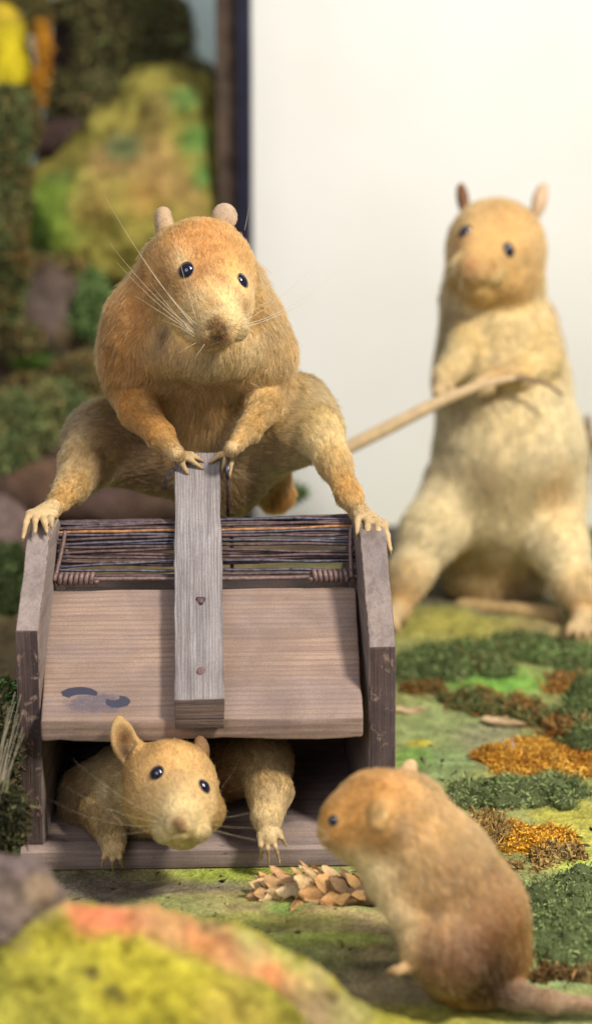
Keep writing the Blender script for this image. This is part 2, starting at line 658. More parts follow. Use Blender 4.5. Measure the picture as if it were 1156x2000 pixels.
    print('rat', len(V), 'verts', n_h, 'hairs')
    return root, surf_at


GINGER = (0.58, 0.315, 0.115)
TAWNY = (0.64, 0.39, 0.155)
SAND = (0.66, 0.46, 0.22)
CREAM = (0.76, 0.62, 0.36)
BUFF = (0.62, 0.48, 0.28)
UMBER = (0.36, 0.24, 0.13)
PAW = (0.60, 0.47, 0.29)
DN, OUTL, OUTR = (0, -1, 0.1), (-0.6, -0.8, 0.1), (0.6, -0.8, 0.1)


def rat_on_trap():
    c = Clay(0.06)
    # trunk and back; belly fur coloured darker for the shade under the chest
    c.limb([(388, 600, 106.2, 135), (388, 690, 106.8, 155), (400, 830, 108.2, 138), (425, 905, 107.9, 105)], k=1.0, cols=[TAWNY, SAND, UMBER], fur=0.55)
    c.ball(386, 684, 104.6, 180, 78, 96, k=0.8, col=SAND, fur=0.48, flow=np.array(DN))
    c.limb([(338, 522, 102.9, 60), (290, 630, 103.8, 68), (262, 718, 104.1, 58)], k=1.2, col=TAWNY, fur=0.46, flow=np.array(OUTL))
    c.limb([(436, 535, 103.0, 56), (474, 630, 104.0, 60), (508, 708, 104.2, 55)], k=1.2, col=SAND, fur=0.46, flow=np.array(OUTR))
    c.ball(396, 680, 102.7, 112, 62, 66, k=0.6, col=SAND, fur=0.46, flow=np.array(DN))
    # haunches; the left one painted umber for its shade
    c.limb([(480, 840, 107.2, 110), (572, 822, 105.8, 84), (620, 838, 104.4, 46)], k=0.6, cols=[BUFF, CREAM], fur=0.42)
    c.limb([(620, 838, 104.4, 46), (652, 903, 103.2, 29), (681, 965, 102.2, 21), (700, 1000, 101.5, 17)], k=0.4,
           cols=[CREAM, SAND, SAND], fur=0.27)
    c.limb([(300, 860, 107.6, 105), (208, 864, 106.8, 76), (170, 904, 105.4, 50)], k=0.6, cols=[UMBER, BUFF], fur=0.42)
    c.limb([(170, 904, 105.4, 50), (140, 952, 103.8, 29), (106, 990, 102.2, 17)], k=0.4, cols=[BUFF, SAND], fur=0.27)
    c.limb([(490, 890, 108.8, 80), (535, 962, 109.8, 36)], k=0.5, col=GINGER, fur=0.45)
    # head
    c.ball(392, 514, 102.1, 94, 82, 98, k=0.9, col=TAWNY, fur=0.27, flow=np.array((-0.1, 0.6, -0.8)))
    c.ball(400, 588, 102.1, 94, 70, 84, k=0.9, col=SAND, fur=0.34, flow=np.array((0, -0.25, -0.9)))
    c.limb([(423, 630, 99.3, 45), (413, 588, 100.7, 76), (396, 520, 101.5, 88)], k=0.5, cols=[CREAM, TAWNY], fur=0.19)
    c.limb([(411, 657, 99.0, 20), (438, 657, 99.0, 20)], k=0.2, col=(0.40, 0.24, 0.11), fur=0.09, dens=0.9, flow=np.array((0, 1, -0.3)))
    c.ball(424, 643, 98.62, 19, 16, 9, k=0.12, col=(0.16, 0.09, 0.045), fur=0.05, dens=0.6, flow=np.array((0, 1, 0)))
    c.limb([(422, 648, 99.8, 22), (405, 640, 101.6, 46)], k=0.3, col=SAND, fur=0.26, flow=np.array(DN))
    for x in (-64, 56):   # whisker pads
        c.ball(424 + x * 0.62, 640, 99.55, 27, 27, 30, k=0.25, col=CREAM, fur=0.16, flow=np.array((x / 60, -0.4, -0.5)))
    # nostrils, cleft lip, mouth
    c.limb([(413, 642, 98.4, 6), (407, 648, 98.5, 6)], k=0.04, sub=True)
    c.limb([(435, 642, 98.4, 6), (442, 648, 98.5, 6)], k=0.04, sub=True)
    c.limb([(424, 650, 98.4, 3.5), (424, 664, 98.45, 4)], k=0.04, sub=True)
    c.limb([(396, 672, 98.75, 5), (424, 667, 98.4, 5), (452, 671, 98.75, 5)], k=0.05, sub=True)
    # ears
    c.limb([(330, 466, 102.4, 21), (321, 440, 102.6, 16), (319, 420, 102.7, 16.5)], k=0.22, col=(0.54, 0.41, 0.28), fur=0.06, dens=0.35)
    c.ball(439, 423, 102.5, 25, 27, 14, roll=16, k=0.22, col=(0.56, 0.44, 0.33), fur=0.05, dens=0.3)
    # arms: thin forelegs coming out from under the chest fur
    c.limb([(248, 750, 104.7, 46), (272, 802, 103.3, 36), (312, 849, 102.1, 24), (343, 884, 101.35, 13.5)], k=0.3, cols=[TAWNY, TAWNY, SAND], fur=0.25)
    c.limb([(522, 752, 104.6, 44), (514, 796, 103.6, 31), (486, 841, 102.3, 21), (455, 875, 101.45, 12.5)], k=0.3, cols=[SAND, SAND, SAND], fur=0.25)
    pd = lambda x, y: plank_d(x, y) - 0.10
    c.limb([(344, 885, 101.3, 14), (357, 894, pd(357, 894) - 0.15, 10)], k=0.12, col=PAW, fur=0.08, dens=0.3)
    for bx, by, tx, ty in ((361, 886, 393, 899), (357, 894, 393, 913), (350, 902, 366, 923)):
        finger(c, (bx, by, pd(bx, by) - 0.14), (tx, ty, pd(tx, ty)), 5.4, 4, PAW, (0.36, 0.2, 0.07), 10)
    c.limb([(453, 876, 101.3, 14), (446, 888, pd(446, 888) - 0.15, 10)], k=0.12, col=PAW, fur=0.08, dens=0.3)
    for bx, by, tx, ty in ((441, 884, 413, 902), (445, 893, 435, 915), (452, 895, 449, 928)):
        finger(c, (bx, by, pd(bx, by) - 0.14), (tx, ty, pd(tx, ty)), 5.4, 3, PAW, (0.36, 0.2, 0.07), 10)
    # hind feet on the sloping panels
    c.limb([(702, 1002, 101.3, 18), (724, 1018, 100.9, 17)], k=0.15, col=PAW, fur=0.1, dens=0.35)
    c.limb([(700, 1008, 101, 13), (748, 1026, 100.6, 12)], k=0.15, col=PAW, fur=0.1, dens=0.2)
    for bx, by, tx, ty, dd in ((699, 1012, 697, 1040, 0.0), (718, 1020, 717, 1052, 0.0), (736, 1026, 741, 1058, 0.0), (750, 1030, 762, 1074, 0.1)):
        finger(c, (bx, by, 100.55), (tx, ty, slope_d(tx, ty, 9.1) - 0.12 + dd), 6.4, 4, PAW, (0.55, 0.42, 0.26), 13, 0.25)
    c.limb([(104, 992, 101.8, 18), (78, 1004, 101.0, 15)], k=0.15, col=PAW, fur=0.1, dens=0.35)
    c.limb([(104, 1004, 101, 12), (62, 1004, 100.8, 10)], k=0.15, col=PAW, fur=0.1, dens=0.2)
    for bx, by, tx, ty, dd in ((57, 1004, 46, 1050, 0.1), (70, 1009, 69, 1038, 0.0), (84, 1012, 92, 1038, 0.0), (99, 1011, 102, 1028, 0.1)):
        finger(c, (bx, by, 100.75), (tx, ty, slope_d(tx, ty, 9.9) - 0.12 + dd), 6.0, 4, PAW, (0.55, 0.42, 0.26), 13, 0.25)
    wl = [((382, 640), (205, 383), 14, 0.6, .011), ((380, 645), (215, 475), 12, 0.8, .010), ((384, 634), (275, 500), 8, 1.0, .010), ((378, 648), (228, 512), 8, 0.6, .009),
          ((386, 630), (330, 420), 10, 0.6, .009), ((380, 652), (260, 575), 0, 1.0, .009), ((384, 660), (315, 625), -4, .6, .008), ((383, 655), (290, 548), 4, .4, .009),
          ((388, 668), (350, 690), -2, .5, .007), ((400, 672), (380, 700), 0, .5, .007),
          ((468, 632), (640, 490), 14, 0.6, .012), ((470, 636), (680, 512), 20, 0.6, .012), ((470, 640), (660, 545), 14, .4, .011), ((466, 628), (600, 560), -10, .7, .010),
          ((470, 644), (600, 590), 2, .8, .010), ((468, 625), (560, 500), 8, .3, .007), ((462, 660), (520, 680), -3, .5, .007), ((478, 450), (488, 395), 0, .2, .007)]
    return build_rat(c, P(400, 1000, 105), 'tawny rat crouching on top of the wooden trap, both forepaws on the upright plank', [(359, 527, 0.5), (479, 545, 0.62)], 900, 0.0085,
                     spots=[(390, 470, 60, GINGER, 0.7), (385, 500, 50, GINGER, 0.5), (350, 503, 24, CREAM, 0.7), (480, 575, 30, CREAM, 0.5), (330, 640, 30, CREAM, 0.6),
                            (420, 715, 70, CREAM, 0.65), (330, 735, 45, SAND, 0.5), (500, 700, 60, CREAM, 0.5), (240, 600, 60, GINGER, .6), (400, 840, 90, UMBER, 0.5),  # umber patch deepens the painted shade of the belly
                            (426, 640, 15, (0.19, 0.105, 0.05), 0.85), (410, 632, 9, (0.22, 0.13, 0.06), .7), (424, 662, 13, (0.13, 0.07, 0.035), 0.9), (440, 660, 9, (0.15, 0.08, 0.04), 0.7), (412, 650, 8, (0.45,0.3,.13), .6), (318, 650, 14, (0.2, 0.1, 0.04), 0.8), (482, 600, 20, (0.35, .18, .07), .6), (380, 610, 30, SAND, .5),  # dark dab by the left jaw paints the shadow in the gap there
                            (392, 525, 14, (0.34, .18, .07), .6), (432, 540, 13, (0.34, .18, .07), .6), (418, 590, 20, (.5,.3,.12), .5), (250, 860, 70, UMBER, .5), (180, 900, 50, UMBER, .35), (215, 700, 70, GINGER, .7), (560, 690, 60, SAND, .6)],  # umber patches deepen the painted shade of the left thigh
                     eye_r=18.5, whiskers=wl, lift=0.24)


def rat_standing():
    c = Clay(0.09)
    PALE = (0.80, 0.69, 0.45)
    c.limb([(962, 590, 126.8, 102), (978, 740, 127, 124), (996, 890, 127, 140), (990, 985, 127.6, 132)], k=0.9, cols=[CREAM, PALE, PALE], fur=0.42)
    c.limb([(985, 1020, 128.4, 120), (965, 1104, 129.2, 104)], k=0.6, col=BUFF, fur=0.42)
    c.ball(1030, 760, 129.4, 75, 200, 60, k=0.9, col=GINGER, fur=0.4)
    c.limb([(900, 975, 126.6, 84), (842, 1042, 125.4, 55), (802, 1120, 124.5, 35), (776, 1192, 123.8, 23)], k=0.9, cols=[PALE, PALE, SAND], fur=0.36)
    c.limb([(1068, 985, 126.6, 76), (1088, 1065, 125, 52), (1124, 1140, 124.2, 37), (1142, 1194, 123.6, 23)], k=0.9, cols=[PALE, PALE, SAND], fur=0.36)
    c.ball(930, 1095, 128.6, 46, 40, 40, k=0.4, col=BUFF, fur=0.4)
    c.limb([(965, 985, 126.2, 22), (985, 1040, 126.4, 16), (1010, 1070, 126.6, 8)], k=0.3, col=BUFF, fur=0.3)
    c.limb([(900, 1185, 127.5, 14), (1080, 1200, 125.2, 18)], k=0.3, col=BUFF, fur=0.15)
    # feet
    c.limb([(776, 1195, 123.7, 24), (760, 1210, 121.6, 18)], k=0.3, col=PAW, fur=0.08, dens=0.2)
    c.limb([(1140, 1205, 123.4, 24), (1128, 1222, 122.0, 18)], k=0.3, col=PAW, fur=0.08, dens=0.2)
    for bx, by, tx, ty in ((1116, 1222, 1108, 1240), (1128, 1226, 1126, 1246), (1140, 1226, 1146, 1246), (1150, 1222, 1162, 1240)):
        finger(c, (bx, by, 121.8), (tx, ty, 121.3), 8, 3, PAW)
    for bx, by, tx, ty in ((748, 1212, 742, 1228), (760, 1215, 758, 1234), (772, 1213, 776, 1232)):
        finger(c, (bx, by, 121.5), (tx, ty, 121.0), 8, 3, PAW)
    # head, tilted
    c.ball(968, 488, 125.6, 98, 101, 98, k=1.1, col=(0.68, 0.49, 0.25), fur=0.22, flow=np.array((0.2, 0.7, -0.7)))
    c.ball(955, 545, 124.7, 82, 52, 70, roll=-18, k=0.6, col=SAND, fur=0.22, flow=np.array((0, -0.3, -0.9)))
    c.limb([(926, 528, 121.9, 34), (945, 505, 124, 66)], k=0.5, col=SAND, fur=0.14)
    c.ball(900, 520, 122.6, 24, 22, 26, k=0.3, col=CREAM, fur=0.1, flow=np.array((-1, -0.3, -0.4)))
    c.ball(956, 536, 122.6, 24, 22, 26, k=0.3, col=CREAM, fur=0.1, flow=np.array((1, -0.3, -0.4)))
    c.limb([(922, 520, 121.4, 13), (926, 526, 121.4, 12)], k=0.12, col=(0.45, 0.24, 0.14), fur=0.03, dens=0.3)
    c.limb([(928, 562, 122.6, 22), (935, 568, 123.6, 34)], k=0.25, col=SAND, fur=0.14)
    c.limb([(902, 548, 121.8, 6), (926, 543, 121.4, 6), (950, 553, 121.8, 6)], k=0.06, sub=True)
    # ears
    c.ball(903, 388, 126.2, 12, 32, 20, roll=8, yaw=0, k=0.2, col=(0.30, 0.17, 0.10), fur=0.05, dens=0.4)
    c.ball(1053, 392, 126.6, 15, 37, 18, roll=-14, k=0.2, col=(0.74, 0.56, 0.40), fur=0.06, dens=0.4)
    # arms across the chest
    c.limb([(918, 648, 125.6, 46), (906, 695, 124.0, 34), (868, 738, 123.2, 24)], k=0.4, cols=[CREAM, CREAM], fur=0.3)
    c.limb([(1036, 655, 126.2, 54), (1060, 705, 124.6, 36), (1010, 728, 123.4, 26), (958, 738, 122.9, 18)], k=0.4, cols=[CREAM, CREAM, SAND], fur=0.3)
    c.limb([(866, 742, 123.2, 20), (860, 760, 122.9, 15)], k=0.15, col=PAW, fur=0.06, dens=0.2)
    for bx, by, tx, ty in ((852, 758, 848, 778), (862, 764, 862, 788), (872, 762, 876, 788), (878, 754, 890, 776)):
        finger(c, (bx, by, 122.7), (tx, ty, 122.45), 6.5, 2, PAW, lift=0.25)
    c.limb([(952, 738, 123, 18), (942, 746, 122.7, 14)], k=0.15, col=PAW, fur=0.06, dens=0.2)
    for bx, by, tx, ty in ((934, 742, 926, 762), (940, 750, 936, 774), (950, 752, 950, 774), (958, 748, 962, 768)):
        finger(c, (bx, by, 122.6), (tx, ty, 122.35), 6.5, 2, PAW, lift=0.25)
    # tail curling out behind
    c.limb([(1090, 1080, 130, 20), (1135, 960, 131, 14), (1150, 870, 131.5, 10), (1146, 815, 132, 6)], k=0.4, col=(0.3, 0.22, 0.14), fur=0.08, dens=0.5)
    return build_rat(c, on_z(960, 1210), 'pale bellied rat standing upright at the white wall, holding a wooden stick across its belly', [(903, 449), (997, 486)], 300, 0.014,
                     spots=[(1000, 425, 70, TAWNY, 0.3), (890, 478, 24, (0.4, 0.18, 0.08), 0.6), (964, 520, 12, (0.4, 0.2, .08), .6), (1045, 540, 40, SAND, .6), (955, 940, 45, BUFF, 0.6),  # small dark dab right of the muzzle is painted shadow
                            (990, 820, 60, CREAM, .5), (1090, 960, 50, SAND, 0.7), (990, 700, 40, CREAM, .6), (940, 1100, 60, BUFF, .6), (865, 640, 40, UMBER, .6)],  # umber patch paints the shaded left flank
                     eye_r=16, eye_sink=0.42, mottle=0.10,
                     whiskers=[((890, 515), (800, 512), 6, .3, .010), ((892, 522), (815, 590), 4, .3, .009), ((905, 535), (880, 620), 2, .3, .009)])


def rat_in_trap():
    c = Clay(0.062)
    c.limb([(320, 1545, 98.6, 78), (270, 1548, 102, 96), (300, 1540, 108, 100), (360, 1560, 112, 80)], k=0.7, col=BUFF, fur=0.36)
    c.ball(188, 1562, 102.6, 72, 74, 80, k=0.6, col=(0.48, 0.34, 0.19), fur=0.34, flow=np.array((-0.3, -0.8, 0.3)))  # shoulder fur darkened for the shade inside the trap
    c.limb([(420, 1500, 103, 70), (515, 1490, 101.2, 52), (526, 1545, 99.8, 40), (521, 1596, 99.0, 28)], k=0.4, cols=[UMBER, BUFF, BUFF], fur=0.28)
    c.limb([(521, 1596, 99.0, 28), (524, 1624, 98.7, 17)], k=0.2, col=CREAM, fur=0.13)
    c.limb([(198, 1585, 100.8, 46), (220, 1638, 98.9, 22), (222, 1660, 98.6, 18)], k=0.3, col=BUFF, fur=0.26)
    # head
    c.ball(330, 1522, 96.9, 90, 72, 92, roll=-10, k=0.6, col=(0.63, 0.42, 0.19), fur=0.22, flow=np.array((-0.2, 0.6, -0.8)))
    c.ball(342, 1578, 96.2, 97, 58, 76, roll=-6, k=0.6, col=SAND, fur=0.25, flow=np.array((0, -0.3, -0.9)))
    c.limb([(352, 1610, 93.8, 31), (352, 1572, 95.2, 62), (340, 1525, 96.2, 76)], k=0.45, cols=[CREAM, SAND], fur=0.15)
    c.ball(328, 1625, 94.5, 30, 24, 30, k=0.3, col=CREAM, fur=0.12, flow=np.array((-0.9, -0.4, -0.5)))
    c.ball(382, 1622, 94.5, 30, 25, 30, k=0.3, col=CREAM, fur=0.12, flow=np.array((0.9, -0.4, -0.5)))
    c.limb([(351, 1607, 93.25, 11), (353, 1616, 93.25, 11)], k=0.12, col=(0.34, 0.19, 0.10), fur=0.03, dens=0.4)
    c.limb([(358, 1632, 94.5, 20), (356, 1614, 96.2, 46)], k=0.25, col=CREAM, fur=0.13, flow=np.array(DN))
    c.limb([(344, 1608, 92.95, 3.5)], k=0.04, sub=True)
    c.limb([(362, 1608, 92.95, 3.5)], k=0.04, sub=True)
    c.limb([(328, 1634, 93.6, 4), (356, 1628, 93.2, 5), (388, 1636, 93.7, 4)], k=0.05, sub=True)
    # ears: a thin cup and a small folded one
    c.ball(243, 1448, 96.9, 28, 46, 10, roll=14, yaw=24, k=0.2, col=(0.58, 0.42, 0.22), fur=0.05, dens=0.4)
    c.ball(235, 1420, 96.95, 15, 24, 8, roll=12, yaw=24, k=0.12, col=(0.58, 0.42, 0.22), fur=0.05, dens=0.4)
    c.limb([(262, 1470, 97, 24), (285, 1500, 97, 22)], k=0.3, col=SAND, fur=0.12)
    c.ball(246, 1450, 96.68, 22, 40, 12, roll=14, yaw=24, k=0.05, sub=True)
    c.ball(394, 1462, 97.6, 15, 26, 14, roll=12, k=0.2, col=(0.30, 0.19, 0.10), fur=0.05, dens=0.5)
    c.ball(398, 1460, 97.1, 9, 19, 12, roll=12, k=0.06, sub=True)
    # paws over the sill
    c.limb([(524, 1624, 98.7, 17), (528, 1636, 98.5, 15)], k=0.12, col=PAW, fur=0.08, dens=0.25)
    c.limb([(512, 1632, 98.55, 11), (542, 1628, 98.55, 11)], k=0.12, col=PAW, fur=0.06, dens=0.2)
    for bx, by, tx, ty in ((507, 1634, 511, 1676), (521, 1638, 525, 1684), (533, 1636, 545, 1680), (544, 1626, 558, 1650)):
        finger(c, (bx, by, 98.4), (tx, ty, 98.75), 4.6, 0, PAW, (0.5, 0.36, 0.16), 14, 0.2)
    c.limb([(212, 1660, 98.5, 12), (232, 1658, 98.5, 12)], k=0.12, col=BUFF, fur=0.06, dens=0.2)
    for bx, by, tx, ty in ((208, 1662, 200, 1690), (220, 1666, 221, 1697), (231, 1664, 239, 1690)):
        finger(c, (bx, by, 98.4), (tx, ty, 98.7), 4.8, 0, BUFF, (0.4, 0.3, 0.16), 12, 0.18)
    wl = [((318, 1600), (140, 1480), 10, .5, .0042), ((316, 1606), (120, 1530), 14, .5, .0036), ((314, 1612), (95, 1560), 18, .4, .0036), ((318, 1618), (180, 1640), 0, .4, .0036),
          ((395, 1600), (560, 1560), 10, .2, .0042), ((396, 1606), (600, 1600), 14, .1, .0036), ((396, 1612), (600, 1650), 10, .1, .0036), ((392, 1596), (470, 1480), 5, .5, .0036), ((396, 1616), (520, 1640), 4, .3, .0036)]
    return build_rat(c, P(300, 1690, 100), 'rat poking its head and paws out from inside the wooden trap under the lifted door', [(304, 1505, 0.45), (403, 1533, 0.5)], 800, 0.0085,
                     spots=[(320, 1480, 45, TAWNY, .35), (205, 1553, 16, (0.85, 0.75, 0.5), 0.9), (190, 1540, 12, (.85, .72, .5), .7), (350, 1560, 28, CREAM, .5), (360, 1635, 30, CREAM, .6),
                            (140, 1580, 40, UMBER, .6), (246, 1440, 22, (0.17, 0.085, 0.03), .95), (250, 1468, 20, (0.08, 0.045, 0.02), .95), (352, 1612, 12, (.2,.11,.05), .8)],
                     eye_r=16.5, whiskers=wl)


def rat_foreground():
    c = Clay(0.075)
    RED = (0.56, 0.32, 0.12)
    DK = (0.30, 0.17, 0.09)
    c.limb([(792, 1592, 89, 82), (848, 1702, 89.3, 116), (902, 1790, 89.6, 121), (918, 1858, 89.8, 110)], k=0.5, cols=[SAND, SAND, RED], fur=0.34)
    c.ball(872, 1850, 88.0, 76, 96, 58, roll=14, k=0.25, col=(0.52, 0.33, 0.16), fur=0.3, flow=np.array((0.3, -0.9, 0)))
    c.ball(972, 1832, 89.8, 56, 112, 80, roll=6, k=0.35, col=RED, fur=0.32, flow=np.array((0.1, -1, 0)))
    # head in profile
    c.ball(738, 1588, 88.5, 88, 84, 78, roll=-15, k=0.6, col=(0.60, 0.38, 0.16), fur=0.2, flow=np.array((0.8, 0.3, 0)))
    c.ball(672, 1606, 88.3, 48, 52, 50, k=0.5, col=TAWNY, fur=0.14, flow=np.array((0.9, 0.3, 0)))
    c.ball(646, 1628, 88.2, 24, 26, 28, k=0.35, col=SAND, fur=0.09, flow=np.array((1, 0, 0)))
    c.limb([(690, 1640, 88.5, 42), (735, 1665, 88.8, 52)], k=0.5, col=CREAM, fur=0.2)
    # ears
    c.ball(742, 1588, 87.10, 22, 34, 9, roll=-8, k=0.12, col=(0.66, 0.45, 0.22), fur=0.05, dens=0.5)
    c.ball(738, 1590, 86.86, 14, 25, 10, roll=-8, k=0.06, sub=True)
    c.ball(797, 1506, 90.2, 17, 26, 9, roll=-24, k=0.2, col=(0.68, 0.5, 0.32), fur=0.05, dens=0.5)
    # foreleg and feet
    c.limb([(770, 1720, 88.6, 56), (798, 1790, 88.0, 34), (808, 1848, 87.8, 21), (800, 1884, 87.7, 15)], k=0.4, cols=[CREAM, CREAM, SAND], fur=0.2)
    c.limb([(800, 1886, 87.7, 12), (780, 1894, 87.4, 9)], k=0.15, col=BUFF, fur=0.06, dens=0.3)
    for bx, by, tx, ty in ((778, 1890, 756, 1896), (778, 1896, 760, 1903), (784, 1899, 772, 1908)):
        finger(c, (bx, by, 87.35), (tx, ty, 87.2), 5, 2, (0.5, 0.37, 0.22))
    # tail
    c.limb([(955, 1915, 89.4, 46), (1008, 1944, 88.7, 25), (1075, 1958, 88.5, 18), (1180, 1964, 88.3, 13)], k=0.4, col=(0.46, 0.33, 0.22), fur=0.16, dens=0.9)
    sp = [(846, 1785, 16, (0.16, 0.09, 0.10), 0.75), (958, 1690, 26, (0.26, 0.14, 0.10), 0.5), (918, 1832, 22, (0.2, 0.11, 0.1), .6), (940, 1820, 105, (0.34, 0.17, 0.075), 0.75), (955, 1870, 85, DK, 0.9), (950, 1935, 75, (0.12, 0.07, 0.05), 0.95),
          (870, 1775, 60, (0.62, 0.44, .24), .6), (905, 1850, 40, (0.3, 0.17, .1), .6), (880, 1700, 40, (.4, .22, .1), .5), (1005, 1780, 40, (0.42, 0.22, .08), .6), (830, 1640, 40, SAND, .5), (720, 1700, 40, CREAM, .7), (740, 1530, 50, RED, .5), (736, 1592, 12, (0.30, 0.22, 0.10), .8), (746, 1592, 8, CREAM, .6),
          (790, 1620, 26, (.5, .38, .26), .5)]
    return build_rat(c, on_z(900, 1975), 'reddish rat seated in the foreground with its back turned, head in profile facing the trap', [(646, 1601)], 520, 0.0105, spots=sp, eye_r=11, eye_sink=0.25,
                     whiskers=[((640, 1630), (585, 1600), -4, .3, .008), ((642, 1636), (580, 1640), 4, .3, .008)])


# ------------------------------------------------------------------ wooden trap
def rbox(size, r=0.05, cells=0.35, jitter=0.012, seed=1, taper=None):
    """rounded, slightly uneven board centred on the origin (cm)"""
    sx, sy, sz = size
    half = np.array(size) / 2
    V, Fc, key = [], [], {}
    n = [max(2, min(60, int(round(s / cells)))) for s in size]
    lin = []
    for a in range(3):
        t = np.linspace(-half[a], half[a], n[a] + 1)
        t = np.sort(np.concatenate([t, [-half[a] + r, half[a] - r, -half[a] + r * 0.4, half[a] - r * 0.4]]))
        lin.append(t)
    def vid(p):
        kk = tuple(np.round(p, 5))
        if kk not in key:
            key[kk] = len(V); V.append(p)
        return key[kk]
    for a in range(3):
        b, c = (a + 1) % 3, (a + 2) % 3
        for s in (-1, 1):
            for i in range(len(lin[b]) - 1):
                for j in range(len(lin[c]) - 1):
                    q = []
                    for ii, jj in ((i, j), (i + 1, j), (i + 1, j + 1), (i, j + 1)):
                        p = np.zeros(3); p[a] = s * half[a]; p[b] = lin[b][ii]; p[c] = lin[c][jj]
                        q.append(vid(p))
                    Fc.append(tuple(q if s > 0 else q[::-1]))
    V = np.array(V)
    inner = np.clip(V, -half + r, half - r)
    d = V - inner
    L = np.linalg.norm(d, axis=1, keepdims=True)
    V = inner + d / np.maximum(L, 1e-9) * r * (L > 1e-9)
    V = V + jitter * np.stack([fbm(V, 1.1, 3, seed + q) for q in range(3)], 1)
    return V, Fc


def trap():
    root = thing('wooden_trap', (0, 0, 0), 'weathered wooden box trap with rusty wire top and lifted door with an upright plank', 'trap', rz=TRAP_YAW)
    m_panel = mat_wood('grey side board', (0.265, 0.205, 0.18), (0.12, 0.085, 0.075), 'Y', 260, 0.5, (0.31, 0.26, 0.25), 0.5, ((0.10, 0.07, 0.068), 0.66), 0.35)
    m_edge = mat_wood('end grain edge', (0.10, 0.064, 0.058), (0.035, 0.024, 0.024), 'Z', 420, 0.7, (0.15, 0.11, 0.105), 0.5, ((0.22, 0.15, 0.115), 0.575), 1.3)
    m_worn = mat_wood('worn arris', (0.36, 0.27, 0.225), (0.16, 0.10, 0.08), 'Z', 300, 0.6, (0.10, 0.07, 0.065), 0.9, ((0.09, 0.055, 0.05), 0.52), 0.8)
    m_door = mat_wood('door board', (0.33, 0.225, 0.165), (0.15, 0.095, 0.08), 'X', 330, 0.4, (0.235, 0.178, 0.165), 0.7, None, 0.3, bands=('Y', 150, 3.5, 0.7, 0.36))
    m_plank = mat_wood('silver grey plank', (0.31, 0.28, 0.275), (0.125, 0.105, 0.105), 'Y', 480, 0.6, (0.27, 0.21, 0.185), 0.5, None, 0.7, bands=('X', 260, 6.0, 2.0, 0.42))
    m_end = mat_wood('plank end grain', (0.15, 0.105, 0.082), (0.05, 0.036, 0.032), 'X', 420, 0.9, (0.16, 0.11, 0.09), 0.5, None, 1.0)
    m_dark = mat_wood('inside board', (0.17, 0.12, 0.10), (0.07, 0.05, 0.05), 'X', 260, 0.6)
    m_base = mat_wood('base board', (0.33, 0.245, 0.205), (0.13, 0.09, 0.085), 'X', 260, 0.6, (0.3, 0.24, 0.24), 0.5, ((0.10, 0.07, 0.06), 0.62), 0.5)
    m_rust = mat_plain('rusty wire', (0.085, 0.05, 0.048), 0.62, 0.5, 0.25, 420, 0.75, 0.5)
    m_steel = mat_plain('dark blued wire', (0.085, 0.078, 0.10), 0.45, 0.5, 0.5, 420, 0.7, 0.4)
    m_orange = mat_plain('orange rust wire', (0.30, 0.14, 0.055), 0.7, 0.3, 0.1, 420, 0.6, 0.5)
    m_spring = mat_plain('rusty spring', (0.15, 0.092, 0.08), 0.55, 0.5, 0.15, 600, 0.5, 0.4)

    # side panels: a profile in (y, z), thickness in x
    def panel(x0, x1, zc, shear, toe, seed):
        prof = [(0.35, 0.86), (0.30, zc), (3.45, 12.65), (5.7, 12.65), (9.6, 9.0), (9.6, 0.86)]
        # densify the outline
        pts = []
        for (a, b) in zip(prof, prof[1:] + prof[:1]):
            L = math.hypot(b[0] - a[0], b[1] - a[1]); n = max(2, int(L / 0.25))
            for i in range(n): pts.append((a[0] + (b[0] - a[0]) * i / n, a[1] + (b[1] - a[1]) * i / n))
        bm = bmesh.new()
        lo = [bm.verts.new((x0, y, z)) for y, z in pts]
        f = bm.faces.new(lo)
        g = bmesh.ops.extrude_face_region(bm, geom=[f])
        vs = [v for v in g['geom'] if isinstance(v, bmesh.types.BMVert)]
        bmesh.ops.translate(bm, verts=vs, vec=(x1 - x0, 0, 0))
        bmesh.ops.recalc_face_normals(bm, faces=bm.faces)
        ed = [e for e in bm.edges if len(e.link_faces) == 2 and e.calc_face_angle(0) > 0.5]
        bmesh.ops.bevel(bm, geom=ed, offset=0.07, segments=3, affect='EDGES', profile=0.6)
        V = np.array([v.co for v in bm.verts])
        V = V + 0.022 * np.stack([fbm(V, 0.9, 4, seed + q) for q in range(3)], 1) * np.array([1, 1, 1])
        V[:, 0] += (V[:, 2] - 0.86) * shear + (V[:, 1] - 0.3) * toe
        for v, p in zip(bm.verts, V): v.co = Vector(p) * CM
        me = bpy.data.meshes.new('side_panel')
        bm.normal_update()
        me.materials.append(m_panel); me.materials.append(m_edge); me.materials.append(m_worn)
        for fc in bm.faces:
            if fc.normal.y < -0.85: fc.material_index = 1
            elif fc.normal.y < -0.15 and abs(fc.normal.x) > 0.25: fc.material_index = 2
            elif fc.normal.z > 0.15 and 0.25 < abs(fc.normal.x) < 0.97: fc.material_index = 2
        bm.to_mesh(me); bm.free()
        o = bpy.data.objects.new('side_panel', me); COL.objects.link(o); o.parent = root
        return o
    panel(-7.34, -6.45, 9.9, 0.010, 0.10, 3)
    panel(6.42, 7.46, 9.05, -0.008, -0.065, 9)

    def board(name, size, loc, mat, rx=0, r=0.06, jit=0.014, seed=1, parent=root, cells=0.4):
        V, Fc = rbox(size, r, cells, jit, seed)
        o = link(name, mesh_np(name, V, Fc), mat, parent)
        o.location = Vector(loc) * CM
        o.rotation_euler = (rx, 0, 0)
        return o
    board('base_board', (14.8, 10.0, 0.80), (0.05, 4.72, 0.42), m_base, seed=4)
    board('back_board', (11.5, 0.6, 7.8), (0.12, 8.9, 4.75), m_dark, seed=6)
